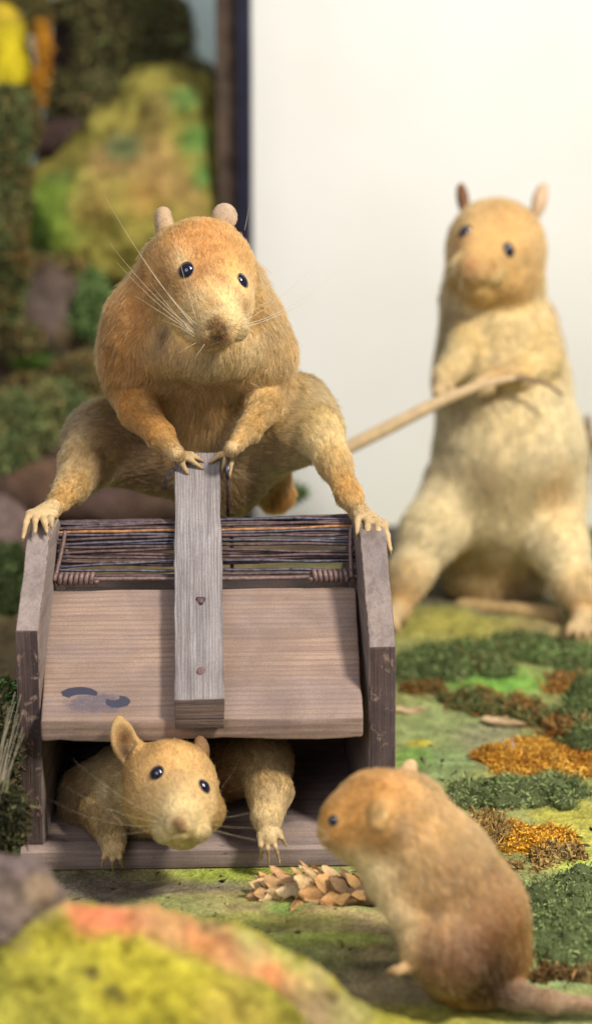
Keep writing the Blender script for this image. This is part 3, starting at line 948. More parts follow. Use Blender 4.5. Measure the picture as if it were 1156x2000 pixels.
    board('shade_board', (11.6, 5.4, 0.4), (0.1, 6.2, 8.9), m_dark, seed=8)  # added board, out of view, that blocks light and darkens the inside
    # lifted door
    ang = LEAN
    dl = 6.35
    door_c, up, nrm = DOOR0, UPV, NRV
    th = 0.72
    dc = door_c + up * dl / 2 - nrm * th / 2
    V, Fc = rbox((12.46, dl, th), 0.10, 0.25, 0.022, 12)
    V = np.array(V)
    low = np.clip(1 - (V[:, 1] + dl / 2) / 1.6, 0, 1)
    V[:, 1] += (V[:, 2] / th + 0.5) * th * 0.75 * low + low * 0.05 * np.sin(V[:, 0] * 0.9 + 1)
    V[:, 0] *= 1 - 0.012 * (V[:, 1] / dl + 0.5)
    V[:, 0] += 0.10 * (V[:, 1] / dl + 0.5) * (V[:, 0] < 0)
    door = link('door', mesh_np('door', V, Fc), m_door, root)
    door.location = Vector(dc) * CM
    door.rotation_euler = (ang, 0, 0)
    # marks of old blue black paint left in the grain
    nt = m_door.node_tree
    bs = [q for q in nt.nodes if q.type == 'BSDF_PRINCIPLED'][0]
    src = bs.inputs['Base Color'].links[0].from_socket
    vv = coords(nt)
    nz = noise(nt, coords(nt, (0.5, 1, 1)), 420, 5, 0.75, 0.5)

    def ell(cx, cy, rx, ry, wob=0.9):
        mp = nt.nodes.new('ShaderNodeMapping')
        mp.inputs['Location'].default_value = (-cx / rx, -cy / ry, 0)
        mp.inputs['Scale'].default_value = (100 / rx, 100 / ry, 0)
        nt.links.new(vv, mp.inputs[0])
        ln = N(nt, 'ShaderNodeVectorMath', operation='LENGTH')
        nt.links.new(mp.outputs[0], ln.inputs[0])
        ma = N(nt, 'ShaderNodeMath', operation='MULTIPLY_ADD')
        nt.links.new(nz, ma.inputs[0]); ma.inputs[1].default_value = wob
        nt.links.new(ln.outputs['Value'], ma.inputs[2])
        return ma.outputs[0]

    def minus(a, b_):
        q = N(nt, 'ShaderNodeMath', operation='MULTIPLY')
        nt.links.new(a, q.inputs[0]); nt.links.new(b_, q.inputs[1])
        return q.outputs[0]
    worn = ramp(nt, ell(-4.05, -1.85, 2.0, 0.66, 0.7), [(0.86, 0.9), (1.0, 0.0)])
    cin = ramp(nt, ell(-4.60, -1.60, 0.66, 0.17, 0.3), [(0.9, 0.0), (1.0, 1.0)])
    cres = minus(ramp(nt, ell(-4.74, -1.40, 0.86, 0.34, 0.35), [(0.95, 1.0), (1.0, 0.0)]), cin)
    cin2 = ramp(nt, ell(-3.42, -1.62, 0.30, 0.14, 0.3), [(0.9, 0.0), (1.0, 1.0)])
    cres2 = minus(ramp(nt, ell(-3.26, -1.80, 0.66, 0.34, 0.45), [(0.95, 1.0), (1.0, 0.0)]), cin2)
    worn = minus(worn, ramp(nt, noise(nt, vv, 1500, 3, 0.7), [(0.38, 0.45), (0.58, 1.0)]))
    cc = mixc(nt, src, (0.09, 0.075, 0.10), worn)
    cc = mixc(nt, cc, (0.035, 0.035, 0.055), cres)
    cc = mixc(nt, cc, (0.040, 0.040, 0.060), cres2)
    nt.links.new(cc, bs.inputs['Base Color'])
    # upright plank nailed on the door
    pl = 12.0
    pw, pt = 1.86, PLANK_T - 0.02
    base = door_c + up * 0.12 + nrm * 0.02
    pc = base + up * pl / 2 + nrm * pt / 2 + np.array([-0.10, 0, 0])
    V, Fc = rbox((pw, pl, pt), 0.05, 0.3, 0.02, 21)
    V = np.asarray(V)
    V[:, 1] += (V[:, 2] / pt + 0.5) * pt * math.tan(ang) * np.clip(1 - (V[:, 1] + pl / 2) / 3.0, 0, 1)   # lower end sawn upright
    V[:, 0] *= 1 - 0.035 * (V[:, 1] / pl)
    V[:, 0] += 0.035 * np.sign(V[:, 0]) * fbm(V * [0, 1, 0.3], 0.8, 3, 4)
    me = mesh_np('handle_plank', V, Fc)
    pk = bpy.data.objects.new('handle_plank', me); COL.objects.link(pk); pk.parent = root
    me.materials.append(m_plank); me.materials.append(m_end)
    for p in me.polygons:
        p.use_smooth = True
        if p.normal.y < -0.55 and p.center.y < 0: p.material_index = 1
    pk.location = Vector(pc) * CM
    pk.rotation_euler = (ang, 0, 0)
    m_stain = mat_plain('rust stain', (0.15, 0.085, 0.08), 0.8, 0.2, 0, 1200, 0.5, 0.2)
    for (nx, ny, kind) in ((0.09, -0.85, 0), (0.06, -3.95, 1)):
        hd = []
        n = 20
        V = [(nx, ny, pt / 2 + 0.05)]
        Fc = []
        for q in range(n):
            a = 2 * math.pi * q / n
            rr = 0.17 * (1 + 0.25 * math.sin(3 * a + kind)) if kind == 0 else 0.15 * (1 + 0.15 * math.sin(2 * a))
            V.append((nx + rr * math.cos(a), ny + rr * 1.05 * math.sin(a), pt / 2 + 0.035))
        for q in range(n):
            a = 2 * math.pi * q / n
            V.append((nx + 0.19 * math.cos(a), ny + 0.19 * math.sin(a), pt / 2 - 0.03))
        for q in range(n):
            Fc.append((0, 1 + q, 1 + (q + 1) % n))
            Fc.append((1 + q, 1 + n + q, 1 + n + (q + 1) % n, 1 + (q + 1) % n))
        link('nail', mesh_np('nail', V, Fc), m_rust if kind == 0 else m_stain, pk)

    # wires across the top: (y, z) on the left / on the right, bow, material
    ax_y, ax_z = 4.1, 10.62
    rods = []
    rr = random.Random(4)
    wires = [(4.55, 10.72, 4.5, 10.75, 'r'), (4.9, 10.95, 4.75, 10.85, 's'), (5.2, 11.1, 5.1, 11.22, 's'), (5.35, 11.22, 5.5, 11.3, 'r'), (5.75, 11.4, 5.3, 11.45, 'r'), (6.0, 11.62, 5.9, 11.5, 'r'),
             (6.3, 11.75, 6.2, 11.78, 'r'), (6.5, 11.92, 6.55, 12.0, 's'), (6.9, 12.05, 6.8, 12.15, 'r'), (7.2, 12.15, 7.1, 12.3, 's'), (7.5, 12.3, 7.4, 12.4, 'o'),
             (7.9, 12.35, 7.8, 12.5, 'r'), (8.3, 12.4, 8.1, 12.55, 'r'), (8.6, 12.5, 8.5, 12.6, 's'), (8.9, 12.5, 8.9, 12.65, 'r'), (9.2, 12.5, 9.3, 12.6, 'r')]
    for q in range(3, 16, 2):
        a_ = wires[q]
        wires.append((a_[0] + 0.12, a_[1] - 0.1, a_[2] + 0.05, a_[3] - 0.13, 'rsr'[q % 3]))
    for k, (y0, z0, y1, z1, kd) in enumerate(wires):
        y0, y1 = 4.35 + (y0 - 4.5) * 0.42, 4.35 + (y1 - 4.5) * 0.46
        z0, z1 = 10.68 + (z0 - 10.72) * 0.88, 10.68 + (z1 - 10.72) * 0.88
        n = 40
        t = np.linspace(0, 1, n)
        ym = (y0 + y1) / 2
        xa, xb = -6.62 + (ym - 0.3) * 0.10, 6.57 - (ym - 0.3) * 0.065
        x = xa + (xb - xa) * t
        b1, b2, ph = rr.uniform(-0.07, 0.07), rr.uniform(-0.05, 0.05), rr.uniform(0, 6)
        z = z0 + (z1 - z0) * t + b1 * np.sin(math.pi * t) + 0.03 * np.sin(7 * t + ph) + 0.015 * np.sin(23 * t + ph)
        y = y0 + (y1 - y0) * t + b2 * np.sin(2 * math.pi * t + ph) * 2 + 0.03 * np.sin(9 * t + ph)
        rad = [0.062 * (1 + 0.15 * math.sin(31 * q + ph) * math.sin(57 * q)) for q in t]
        v, f = tube(np.c_[x, y, z], rad, 10)
        link('wire', mesh_np('wire', v, f), {'r': m_rust, 's': m_steel, 'o': m_orange}[kd], root)
    v, f = tube(np.c_[np.linspace(-6.2, 6.35, 30), ax_y + 0.02 * np.sin(np.linspace(0, 9, 30)), ax_z - 0.02 + 0.02 * np.sin(np.linspace(0, 7, 30))], 0.085, 12)
    link('axle_rod', mesh_np('axle_rod', v, f), m_spring, root)

    def spring(x0, x1, post_x, turns):
        n = turns * 20
        t = np.linspace(0, 1, n)
        a = t * turns * 2 * math.pi
        path = np.c_[x0 + (x1 - x0) * t, ax_y - 0.02 - 0.19 * np.cos(a), ax_z + 0.03 + 0.19 * np.sin(a)]
        v, f = tube(path, 0.098, 10)
        sp = link('spring', mesh_np('spring', v, f), m_spring, root)
        # leg of the spring standing up beside the wires
        s = 1 if x0 < 0 else -1
        p0 = np.array([x0, ax_y - 0.15, ax_z + 0.03]); p1 = np.array([post_x + 0.02 * s, ax_y + 0.9, ax_z + 1.75])
        q = [p0 + (p1 - p0) * u + np.array([0.03 * math.sin(3 * u) * s, 0.05 * math.sin(4 * u), 0]) for u in np.linspace(0, 1, 12)]
        v, f = tube(q, 0.085, 10)
        link('spring_leg', mesh_np('spring_leg', v, f), m_spring, sp)
    spring(-5.92, -4.25, -5.52, 8)
    spring(5.86, 4.22, 5.9, 8)
    # bent staple and rod behind the plank
    v, f = tube([(-1.15, 7.0, 14.3), (-1.35, 6.95, 14.15), (-1.5, 6.9, 13.8), (-1.52, 6.85, 13.45)], 0.06, 8)
    link('hook', mesh_np('hook', v, f), m_steel, root)
    v, f = tube([(0.98, 6.9, 14.9), (1.0, 7.0, 13.9), (1.0, 7.1, 12.2)], 0.07, 8)
    link('rod', mesh_np('rod', v, f), m_rust, root)
    v, f = tube([(1.0, 6.9, 14.4), (1.0, 6.95, 13.9)], 0.11, 8)
    link('sleeve', mesh_np('sleeve', v, f), m_steel, root)
    v, f = tube([(1.12, 4.75, 10.6), (1.12, 6.0, 12.1)], 0.075, 8)
    link('cross_wire', mesh_np('cross_wire', v, f), m_rust, root)
    v, f = tube([(-0.5, 4.75, 10.6), (-0.5, 6.0, 12.1)], 0.075, 8)
    link('cross_wire', mesh_np('cross_wire', v, f), m_rust, root)
    # dab of red brown paint on the left panel's edge
    V, Fc = uv_sphere((-6.62, 0.42, 2.35), 0.13, seg=14, rings=8)
    link('paint_dab', mesh_np('paint_dab', V, Fc), mat_plain('dark red paint', (0.07, 0.018, 0.022), 0.3, 0.5), root)
    return root


# ------------------------------------------------------------------ ground
def ground_height(X, Y):
    p = np.c_[X, Y, np.zeros_like(X)]
    z = 0.16 * fbm(p, 0.35, 3, 5) + 0.04 * fbm(p, 2.2, 2, 9)
    def ridge(a, b, w, h):
        a, b = on_z(*a)[:2], on_z(*b)[:2]
        ba = b - a
        q = np.c_[X, Y] - a
        t = np.clip(q @ ba / (ba @ ba), 0, 1)
        d = np.linalg.norm(q - t[:, None] * ba, axis=1)
        return h * np.exp(-(d / w) ** 2)
    z += ridge((330, 1800), (720, 1880), 2.2, 0.7)
    z += ridge((560, 1775), (1000, 1840), 1.6, 0.5)
    z += ridge((780, 1235), (1100, 1215), 3.0, 0.35)
    # flat bed under the trap
    m = np.exp(-np.maximum(np.abs(X) - 8.5, 0) ** 2 / 0.8) * np.exp(-np.maximum(np.abs(Y - 4.8) - 5.0, 0) ** 2 / 0.8)
    z = z * (1 - m) - 0.02 * m
    yb = on_z(578, 1012)[1]
    z -= 5.0 / (1 + np.exp(-(Y - yb - 2.0) * 1.3))
    return z - 0.12 * (1 - m)


def ground():
    xs = np.arange(-42, 48, 0.24)
    ys = np.arange(-26, 56, 0.24)
    X, Y = np.meshgrid(xs, ys, indexing='ij')
    x, y = X.ravel(), Y.ravel()
    z = ground_height(x, y)
    nx, ny = X.shape
    i, j = np.meshgrid(np.arange(nx - 1), np.arange(ny - 1), indexing='ij')
    a = (i * ny + j).ravel()
    Q = np.stack([a, a + ny, a + ny + 1, a + 1], 1)
    pts = np.c_[x, y, z]
    col = np.tile(np.array([0.27, 0.28, 0.10]), (len(x), 1))
    wob = np.c_[fbm(pts * [1, 1, 0], 0.5, 3, 41), fbm(pts * [1, 1, 0], 0.5, 3, 57)]
    #  (px, py, rx, ry, colour, amount)
    YG, GR, BR, OL, YE, GG, PU, TAN, LG = (0.30, 0.31, 0.05), (0.15, 0.30, 0.05), (0.16, 0.10, 0.06), (0.20, 0.19, 0.07), (0.48, 0.40, 0.04), (0.22, 0.26, 0.12), (0.11, 0.08, 0.075), (0.36, 0.25, 0.12), (0.17, 0.38, 0.06)
    paint = [(60, 1300, 170, 300, BR, .9), (150, 1000, 260, 110, BR, .9), (1000, 1130, 260, 60, PU, .9), (700, 1060, 420, 45, PU, .7), (700, 1025, 600, 22, (0.24, 0.205, 0.205), .95), (330, 1090, 300, 60, BR, .8),
             (860, 1225, 120, 35, (0.36, 0.32, 0.07), .9), (1050, 1235, 90, 25, TAN, .7), (970, 1325, 110, 28, LG, .95), (860, 1420, 110, 60, (0.25, 0.30, 0.12), .9), (960, 1440, 60, 45, (0.27, 0.25, 0.15), .8),
             (820, 1445, 26, 9, YE, .9), (800, 1475, 40, 20, GR, .8), (870, 1490, 70, 30, (0.16, 0.24, .10), .7), (1110, 1600, 70, 90, (0.44, 0.40, 0.07), .9), (1130, 1690, 50, 45, (0.36, 0.45, .08), .8),
             (1080, 1905, 120, 20, (0.27, 0.36, 0.15), .9), (300, 1705, 170, 18, (0.26, 0.22, 0.09), .8), (450, 1706, 110, 14, (0.30, 0.36, 0.05), .9), (160, 1720, 120, 16, PU, .8), (350, 1748, 280, 24, (0.19, 0.14, 0.12), .9),
             (560, 1715, 80, 25, (0.28, .28, .06), .8), (600, 1760, 200, 16, (0.34, 0.29, 0.09), .85), (640, 1810, 190, 40, (0.32, 0.235, 0.11), .9), (560, 1795, 36, 14, GR, .7), (700, 1790, 50, 16, (0.24, .30, .1), .6),
             (740, 1860, 110, 36, (0.30, 0.22, 0.11), .85), (640, 1860, 120, 14, (0.35, 0.40, 0.08), .85), (520, 1825, 120, 16, (0.33, 0.34, 0.07), .7), (760, 1935, 150, 30, (0.32, 0.24, 0.14), .85), (820, 1985, 200, 26, (0.36, 0.32, 0.05), .8),
             (740, 1905, 60, 8, (0.06, 0.045, 0.035), .8)]  # dark strip painted as the shadow under the seated rat's forefoot
    for px, py, rx, ry, c, amt in paint:
        g = on_z(px, py)
        d = depth_of(g)
        wx = rx * d / F_PX
        r2 = on_z(px, py + ry); r1 = on_z(px, py - ry)
        wy = abs(r1[1] - r2[1]) / 2
        q = (((x - g[0]) / wx + 0.28 * wob[:, 0]) ** 2 + ((y - g[1]) / wy + 0.28 * wob[:, 1]) ** 2)
        w = amt / (1 + np.exp((q - 1) * 3.2))
        col = col * (1 - w[:, None]) + np.array(c) * w[:, None]
    n = fbm(pts, 1.6, 3, 71)
    col = np.clip(1.12 * col * (1 + 0.22 * n)[:, None], 0.01, 0.9)
    m = mat_tint('painted papier mache ground', 0.9, 70, 0.42, 0.9, 0.0016, 0.12, (0.10, 0.12, 0.03))
    o = link('ground', mesh_np('ground', pts, Q, col), m)
    tag(o, kind='structure')


# ------------------------------------------------------------------ rocks and moss
ROCK = mat_tint('painted rough rock', 0.92, 40, 0.35, 0.8, 0.0025, 0.12)


def rock(name, parts, label, paint, base_col, h=0.35, rough=0.35, cat='rock', group=None, k=1.2, freq=0.5, mat=None, crumb=0.0):
    c = Clay(h)
    for p in parts:
        if len(p) == 6: c.ball(*p, k=k)
        else: c.limb([p[0:4], p[4:8]], k=k)
    V, Q = c.surface(1)
    W = to_world(V)
    me0 = mesh_np('tmp', W, Q)
    nr = np.zeros(len(V) * 3); me0.vertices.foreach_get('normal', nr); nr = nr.reshape(-1, 3)
    bpy.data.meshes.remove(me0)
    W0 = W
    W = W + nr * (rough * fbm(W, freq, 4, 13))[:, None]
    if crumb: W = W + nr * (crumb * fbm(W0, 2.6, 3, 19))[:, None]
    px = CX + F_PX * V[:, 0] / -V[:, 2]; py = CY - F_PX * V[:, 1] / -V[:, 2]
    col = np.tile(np.array(base_col), (len(V), 1))
    wob = fbm(W, 0.45, 3, 23)
    for x, y, r, cc, amt in paint:
        i = np.argmin((px - x) ** 2 + (py - y) ** 2 + (-V[:, 2] - (-V[:, 2]).min()) ** 2 * 4)
        rr = r * -V[i, 2] / F_PX
        q = ((V - V[i]) ** 2).sum(1) / rr ** 2 + 0.5 * wob
        w = amt / (1 + np.exp((q - 1) * 3.0))
        col = col * (1 - w[:, None]) + np.array(cc) * w[:, None]
    col = np.clip(col * (1 + 0.25 * fbm(W, 1.3, 3, 3))[:, None], 0.01, 0.9)
    if crumb:
        dk = np.clip(fbm(W0, 1.7, 4, 91) * 1.6 - 0.35, 0, 1)[:, None] * 0.75
        col = col * (1 - dk) + col * np.array([0.42, 0.40, 0.35]) * dk
    b = np.array([W[:, 0].mean(), W[:, 1].mean(), W[:, 2].min()])
    o = link(name, mesh_np(name, W - b, Q, col), mat or ROCK)
    o.location = Vector(b) * CM
    tag(o, label, cat, group)
    return o


MOSS = mat_tint('dried moss', 0.9, 90, 0.35, 0.3, 0.0006, 0.12)


def moss(name, blobs, label, cols, n_bits, size=0.16, cat='moss', group='clumps of dried moss', fuzz=0.5, out=0.25, thin=0.55, core=None, seed=0, long=1.0, lumpy=None):
    """blobs: world (centre, radii) ellipsoids; thousands of small curled scraps on a lumpy core"""
    rg = np.random.default_rng(100 + seed)
    Vs, Fs, Cs, off = [], [], [], 0
    cols = np.array(cols)
    if lumpy is None: lumpy = any(len(q) == 3 for q in blobs)
    litter = [q[:2] for q in blobs if len(q) == 3]
    if lumpy:                     # break each patch into many uneven little heaps
        nb = []
        for q in blobs:
            c, r = np.array(q[0], float), np.array(q[1], float)
            m = int(8 + 2.2 * r[0] * r[1] / max(0.5, r[2]))
            for _ in range(min(m, 34)):
                a, rho = rg.random() * 6.283, math.sqrt(rg.random())
                g = math.sqrt(r[0] * r[1])
                rr = min(r[1], g) * rg.uniform(0.28, 0.55)
                hh = r[2] * rg.uniform(0.4, 1.05) * math.sqrt(1 - 0.7 * rho * rho)
                nb.append((c + np.array([r[0] * rho * 0.9 * math.cos(a), r[1] * rho * 0.9 * math.sin(a), 0]), (rr * rg.uniform(0.8, 1.5), rr, hh)))
        blobs = nb
    tot = sum(r[0] * r[1] for _, r in blobs) + sum(r[0] * r[2] for _, r in blobs)
    for c, r in blobs:
        c, r = np.array(c, float), np.array(r, float)
        # core, coloured darker for the shade in gaps between scraps
        v, f = uv_sphere((0, 0, 0), 1, seg=18 if lumpy else 40, rings=12 if lumpy else 26)
        v = np.array(v) * r * 0.93 + c
        v = v + (v - c) * (0.10 * fbm(v, 1.1, 3, 5 + seed))[:, None]
        Vs.append(v); Fs += [tuple(q + off for q in g) for g in f]; off += len(v)
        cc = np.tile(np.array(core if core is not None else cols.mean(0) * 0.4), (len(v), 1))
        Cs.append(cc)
        n = int(n_bits * (r[0] * r[1] + r[0] * r[2]) / tot)
        d = rg.normal(size=(n, 3)); d /= np.linalg.norm(d, axis=1, keepdims=True)
        nrm = d / r; nrm /= np.linalg.norm(nrm, axis=1, keepdims=True)
        p = c + d * r
        lum = fbm(p, 0.9, 3, 5 + seed)
        p = p + (p - c) * (0.10 * lum)[:, None] + nrm * (rg.random((n, 1)) ** 2) * out * 0.6
        ax = nrm * fuzz + rg.normal(size=(n, 3)) * 0.6
        ax /= np.linalg.norm(ax, axis=1, keepdims=True)
        sd = np.cross(ax, rg.normal(size=(n, 3))); sd /= np.linalg.norm(sd, axis=1, keepdims=True) + 1e-9
        bd = np.cross(ax, sd)
        L = size * (0.35 + 0.5 * rg.random((n, 1)) + 0.35 * rg.exponential(1.0, (n, 1)).clip(0, 2.5))
        L = L * np.where(rg.random((n, 1)) < 0.09, 2.1, 1.0)
        w = np.minimum(L, size) * thin / long
        L = L * long
        curl = rg.normal(size=(n, 1)) * 0.5
        # strip of three cross sections
        q = []
        for t, ww in ((0, 0.6), (0.5, 1.0), (1.0, 0.35)):
            ctr = p + ax * L * (t - 0.2) + bd * L * curl * t * t
            q.append(ctr - sd * w * ww * 0.5); q.append(ctr + sd * w * ww * 0.5)
        v = np.stack(q, 1).reshape(-1, 3)
        base = off + 6 * np.arange(n)
        Fs += [tuple(g) for g in np.concatenate([np.stack([base, base + 1, base + 3, base + 2], 1), np.stack([base + 2, base + 3, base + 5, base + 4], 1)]).tolist()]
        off += len(v)
        pick = np.clip((0.5 + 0.55 * fbm(p, 0.7, 2, 61 + seed) + 0.35 * rg.normal(size=n)) * len(cols), 0, len(cols) - 1).astype(int)
        cc = cols[pick] * (0.7 + 0.6 * rg.random((n, 1)))
        Cs.append(np.repeat(cc, 6, 0))
        Vs.append(v)
    for c, r in litter:           # loose crumbs round the edge of a patch
        n = 70
        a, rho = rg.random(n) * 6.283, 0.95 + 0.35 * rg.exponential(1.0, n).clip(0, 2)
        x, y = c[0] + r[0] * rho * np.cos(a), c[1] + r[1] * rho * np.sin(a)
        z = ground_height(x, y) + 0.03
        for k in range(n):
            e = rg.normal(size=(4, 3)) * size * 0.30
            Vs.append(np.array([x[k], y[k], z[k]]) + e); Fs += [(off, off + 1, off + 2), (off, off + 2, off + 3), (off, off + 3, off + 1), (off + 1, off + 3, off + 2)]; off += 4
            Cs.append(np.tile(cols[rg.integers(len(cols))], (4, 1)))
    V = np.concatenate(Vs)
    b = np.array([V[:, 0].mean(), V[:, 1].mean(), V[:, 2].min()])
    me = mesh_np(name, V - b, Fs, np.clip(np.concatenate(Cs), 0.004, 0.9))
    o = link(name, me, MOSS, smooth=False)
    o.location = Vector(b) * CM
    tag(o, label, cat, group)
    return o


def gblob(px, py, rx, ry, hgt):
    """a low mound on the ground whose footprint is centred on that ground point"""
    g = on_z(px, py)
    d = depth_of(g)
    y1, y0 = on_z(px, py - ry)[1], on_z(px, py + ry)[1]
    g[2] = float(ground_height(np.array([g[0]]), np.array([g[1]]))[0])
    return (g, (rx * d / F_PX, abs(y1 - y0) / 2, hgt * 0.78), 'ground')


def vblob(px, py, d, rx, ry, rz):
    s = d / F_PX
    return (P(px, py, d), (rx * s, rz * s, ry * s))


DG = [(0.075, 0.10, 0.035), (0.125, 0.165, 0.055), (0.17, 0.22, 0.075), (0.24, 0.27, 0.11)]
MG = [(0.085, 0.13, 0.04), (0.135, 0.205, 0.06), (0.19, 0.28, 0.09), (0.27, 0.33, 0.13)]
BG = [(0.10, 0.125, 0.045), (0.165, 0.22, 0.08), (0.23, 0.29, 0.11), (0.31, 0.345, 0.15)]
ORG = [(0.30, 0.12, 0.02), (0.50, 0.22, 0.025), (0.64, 0.31, 0.035), (0.70, 0.40, 0.07)]
BRN = [(0.13, 0.075, 0.03), (0.24, 0.14, 0.05), (0.36, 0.21, 0.08), (0.26, 0.2, 0.08)]
TANM = [(0.26, 0.16, 0.05), (0.42, 0.26, 0.08), (0.52, 0.34, 0.12), (0.32, 0.22, 0.09)]
OLV = [(0.06, 0.06, 0.025), (0.11, 0.105, 0.045), (0.18, 0.16, 0.06), (0.25, 0.21, 0.08)]
GRP = 'clumps of dried moss'


def setting():
    ground()
    # white wall and the two posts beside it
    y0 = on_z(578, 1012)[1] + 9
    wall_d = lambda px: None
    xl = (490 - CX) / F_PX * 138 + CAM[0]
    # find x of the wall's left edge at mid height on the plane y = y0
    def on_y(px, py, y):
        r = FW + (px - CX) / F_PX * RT + (CY - py) / F_PX * UP
        return CAM + r * ((y - CAM[1]) / r[1])
    e = on_y(491, 220, y0)
    V, Fc = rbox((60, 1.0, 80), 0.12, 2.0, 0.02, 2)
    m_wall, nt, b, out = new_mat('cream white paint')
    v = coords(nt)
    n1 = noise(nt, v, 9, 3, 0.5)
    n2 = noise(nt, v, 160, 4, 0.6)
    c = mixc(nt, (0.74, 0.73, 0.685), (0.69, 0.675, 0.625), ramp(nt, n1, [(0.4, 0.0), (0.75, 1.0)]))
    n3 = noise(nt, v, 34, 5, 0.7, 1.0)
    c = mixc(nt, c, (0.60, 0.57, 0.51), ramp(nt, n3, [(0.66, 0.0), (0.80, 0.35)]))
    nt.links.new(c, b.inputs['Base Color'])
    b.inputs['Roughness'].default_value = 0.75
    bump(nt, b, n2, 0.1, 0.0005)
    o = link('wall', mesh_np('wall', V, Fc), m_wall)
    o.location = Vector((e[0] + 30, y0 + 0.5, 26)) * CM
    tag(o, 'plain cream white wall panel behind the rats on the right', 'wall', kind='structure')
    m_black = mat_plain('blue black gloss paint', (0.012, 0.012, 0.028), 0.4, 0.4, 0, 60, 0.3)
    m_brown = mat_plain('dull brown paint', (0.075, 0.05, 0.035), 0.8, 0.2, 0, 120, 0.5)
    p0, p1 = on_y(463, 220, y0), on_y(422, 220, y0)
    V, Fc = rbox((e[0] - p0[0] - 0.02, 1.2, 80), 0.05, 2.5, 0.015, 3)
    o = link('post', mesh_np('post', V, Fc), m_black); o.location = Vector(((e[0] + p0[0]) / 2 - 0.01, y0 + 0.62, 26)) * CM
    tag(o, 'narrow blue black post along the left edge of the white wall', 'post')
    V, Fc = rbox((p0[0] - p1[0] - 0.02, 1.2, 80), 0.05, 2.5, 0.015, 4)
    o = link('post', mesh_np('post', V, Fc), m_brown); o.location = Vector(((p1[0] + p0[0]) / 2, y0 + 1.3, 26)) * CM
    tag(o, 'dull brown post left of the blue black one', 'post')
    # pale painted sky far behind on the left
    V, Fc = rbox((60, 0.6, 90), 0.1, 4, 0.0, 5)
    s0 = P(300, 100, 172)
    o = link('sky', mesh_np('sky', V, Fc), mat_plain('pale teal sky paint', (0.66, 0.80, 0.75), 0.8, 0.2, 0, 14, 0.08))
    o.location = Vector((s0[0] - 18, s0[1] + 4, 45)) * CM
    tag(o, kind='structure')

    # ---------------- rocky slope, back left
    GRN, OCH, OLI, YEL, ORA, BRO, PUR = (0.17, 0.28, 0.06), (0.34, 0.21, 0.08), (0.33, 0.28, 0.06), (0.62, 0.50, 0.02), (0.42, 0.17, 0.02), (0.10, 0.068, 0.045), (0.125, 0.09, 0.075)
    rock('rock', [(235, 425, 147, 205, 140, 150), (340, 270, 148, 120, 140, 120), (260, 300, 149, 120, 80, 100), (300, 760, 152, 330, 330, 150)], 'large rounded rock painted green, ochre and olive behind the crouching rat',
         [(100, 420, 80, (0.20, 0.33, 0.045), .9), (70, 470, 50, GRN, .7), (270, 330, 90, OCH, .85), (360, 390, 70, OCH, .7), (240, 440, 90, OLI, .9), (330, 460, 60, OLI, .7), (200, 300, 40, OCH, .8),
          (380, 270, 34, (0.10, 0.26, 0.06), .9), (350, 200, 30, (0.12, 0.24, 0.06), .9), (400, 340, 30, (0.10, 0.26, 0.06), .9), (240, 285, 36, (0.08, 0.14, 0.06), .8), (300, 220, 40, (0.24, .17, .06), .7), (120, 330, 30, (0.10, .17, .05), .7), (290, 390, 40, (0.40, 0.22, 0.06), .7), (180, 400, 40, (0.36, .24, .07), .6), (150, 700, 90, (0.09, 0.11, 0.05), .95), (200, 560, 50, (.14, .16, .06), .8)],
         OLI, h=0.3, rough=0.5, k=2.0, crumb=0.16)
    rock('rock', [(15, 130, 149, 58, 92, 80), (0, 60, 152, 60, 60, 60)], 'small bright yellow rock with an orange rim at the upper left', [(20, 120, 80, YEL, .95), (25, 70, 40, YEL, .8), (62, 180, 26, ORA, .9), (72, 110, 16, ORA, .8)], (0.5, 0.36, 0.03), h=0.35, rough=0.25)
    rock('rock', [(70, 620, 143, 120, 105, 90), (30, 850, 146, 190, 190, 90)], 'purplish brown rock at the left edge below the big green rock', [(70, 600, 110, PUR, .9), (60, 720, 46, (0.15, 0.28, 0.05), .95), (30, 690, 30, (0.13, .26, .06), .7), (130, 660, 24, (0.22, .16, .07), .7)], BRO, h=0.4, rough=0.5)
    rock('rock', [(130, 950, 136, 180, 62, 90), (260, 985, 134, 220, 45, 60)], 'low dark brown rock behind the left side of the trap', [(90, 930, 60, (0.13, 0.075, 0.045), .8), (180, 980, 60, (0.10, .06, .05), .8)], (0.085, 0.052, 0.038), h=0.35, rough=0.3)
    rock('rock', [(-12, 1040, 128, 80, 78, 60)], 'smooth grey brown boulder beside the left panel of the trap', [(10, 1010, 50, (0.17, 0.12, 0.11), .9)], (0.13, 0.085, 0.07), h=0.25, rough=0.15)
    rock('rock', [(130, 272, 150, 70, 36, 50)], 'dark brown stone in the hollow above the big green rock', [], (0.07, 0.042, 0.036), h=0.3, rough=0.3)
    # dead trunk
    t = thing('tree_trunk', P(140, 300, 155), 'dark brown bare trunk rising at the upper left', 'tree trunk')
    c = Clay(0.3)
    c.limb([(128, 330, 155, 62), (138, 150, 156, 44), (150, -60, 157, 40)], k=0.5); c.limb([(150, 120, 156, 26), (196, 60, 156, 20), (215, -40, 157, 16)], k=0.5)
    V, Q = c.surface(1); W = to_world(V) - P(140, 300, 155)
    W = W + 0.16 * np.stack([fbm(W * [1, 1, 0.3], 1.4, 3, 3 + q) for q in range(3)], 1)
    link('bark', mesh_np('bark', W, Q, np.tile(np.array([0.055, 0.036, 0.03]), (len(W), 1))), ROCK, t)

    moss('moss', [vblob(12, 330, 139, 42, 160, 40), vblob(8, 500, 138, 40, 130, 40), vblob(40, 240, 141, 34, 60, 30)], 'tall dark olive moss hanging down the left edge', DG[:2] + OLV[1:3] + [(0.16, 0.1, 0.03)], 9000, 0.3, seed=1, out=0.5)
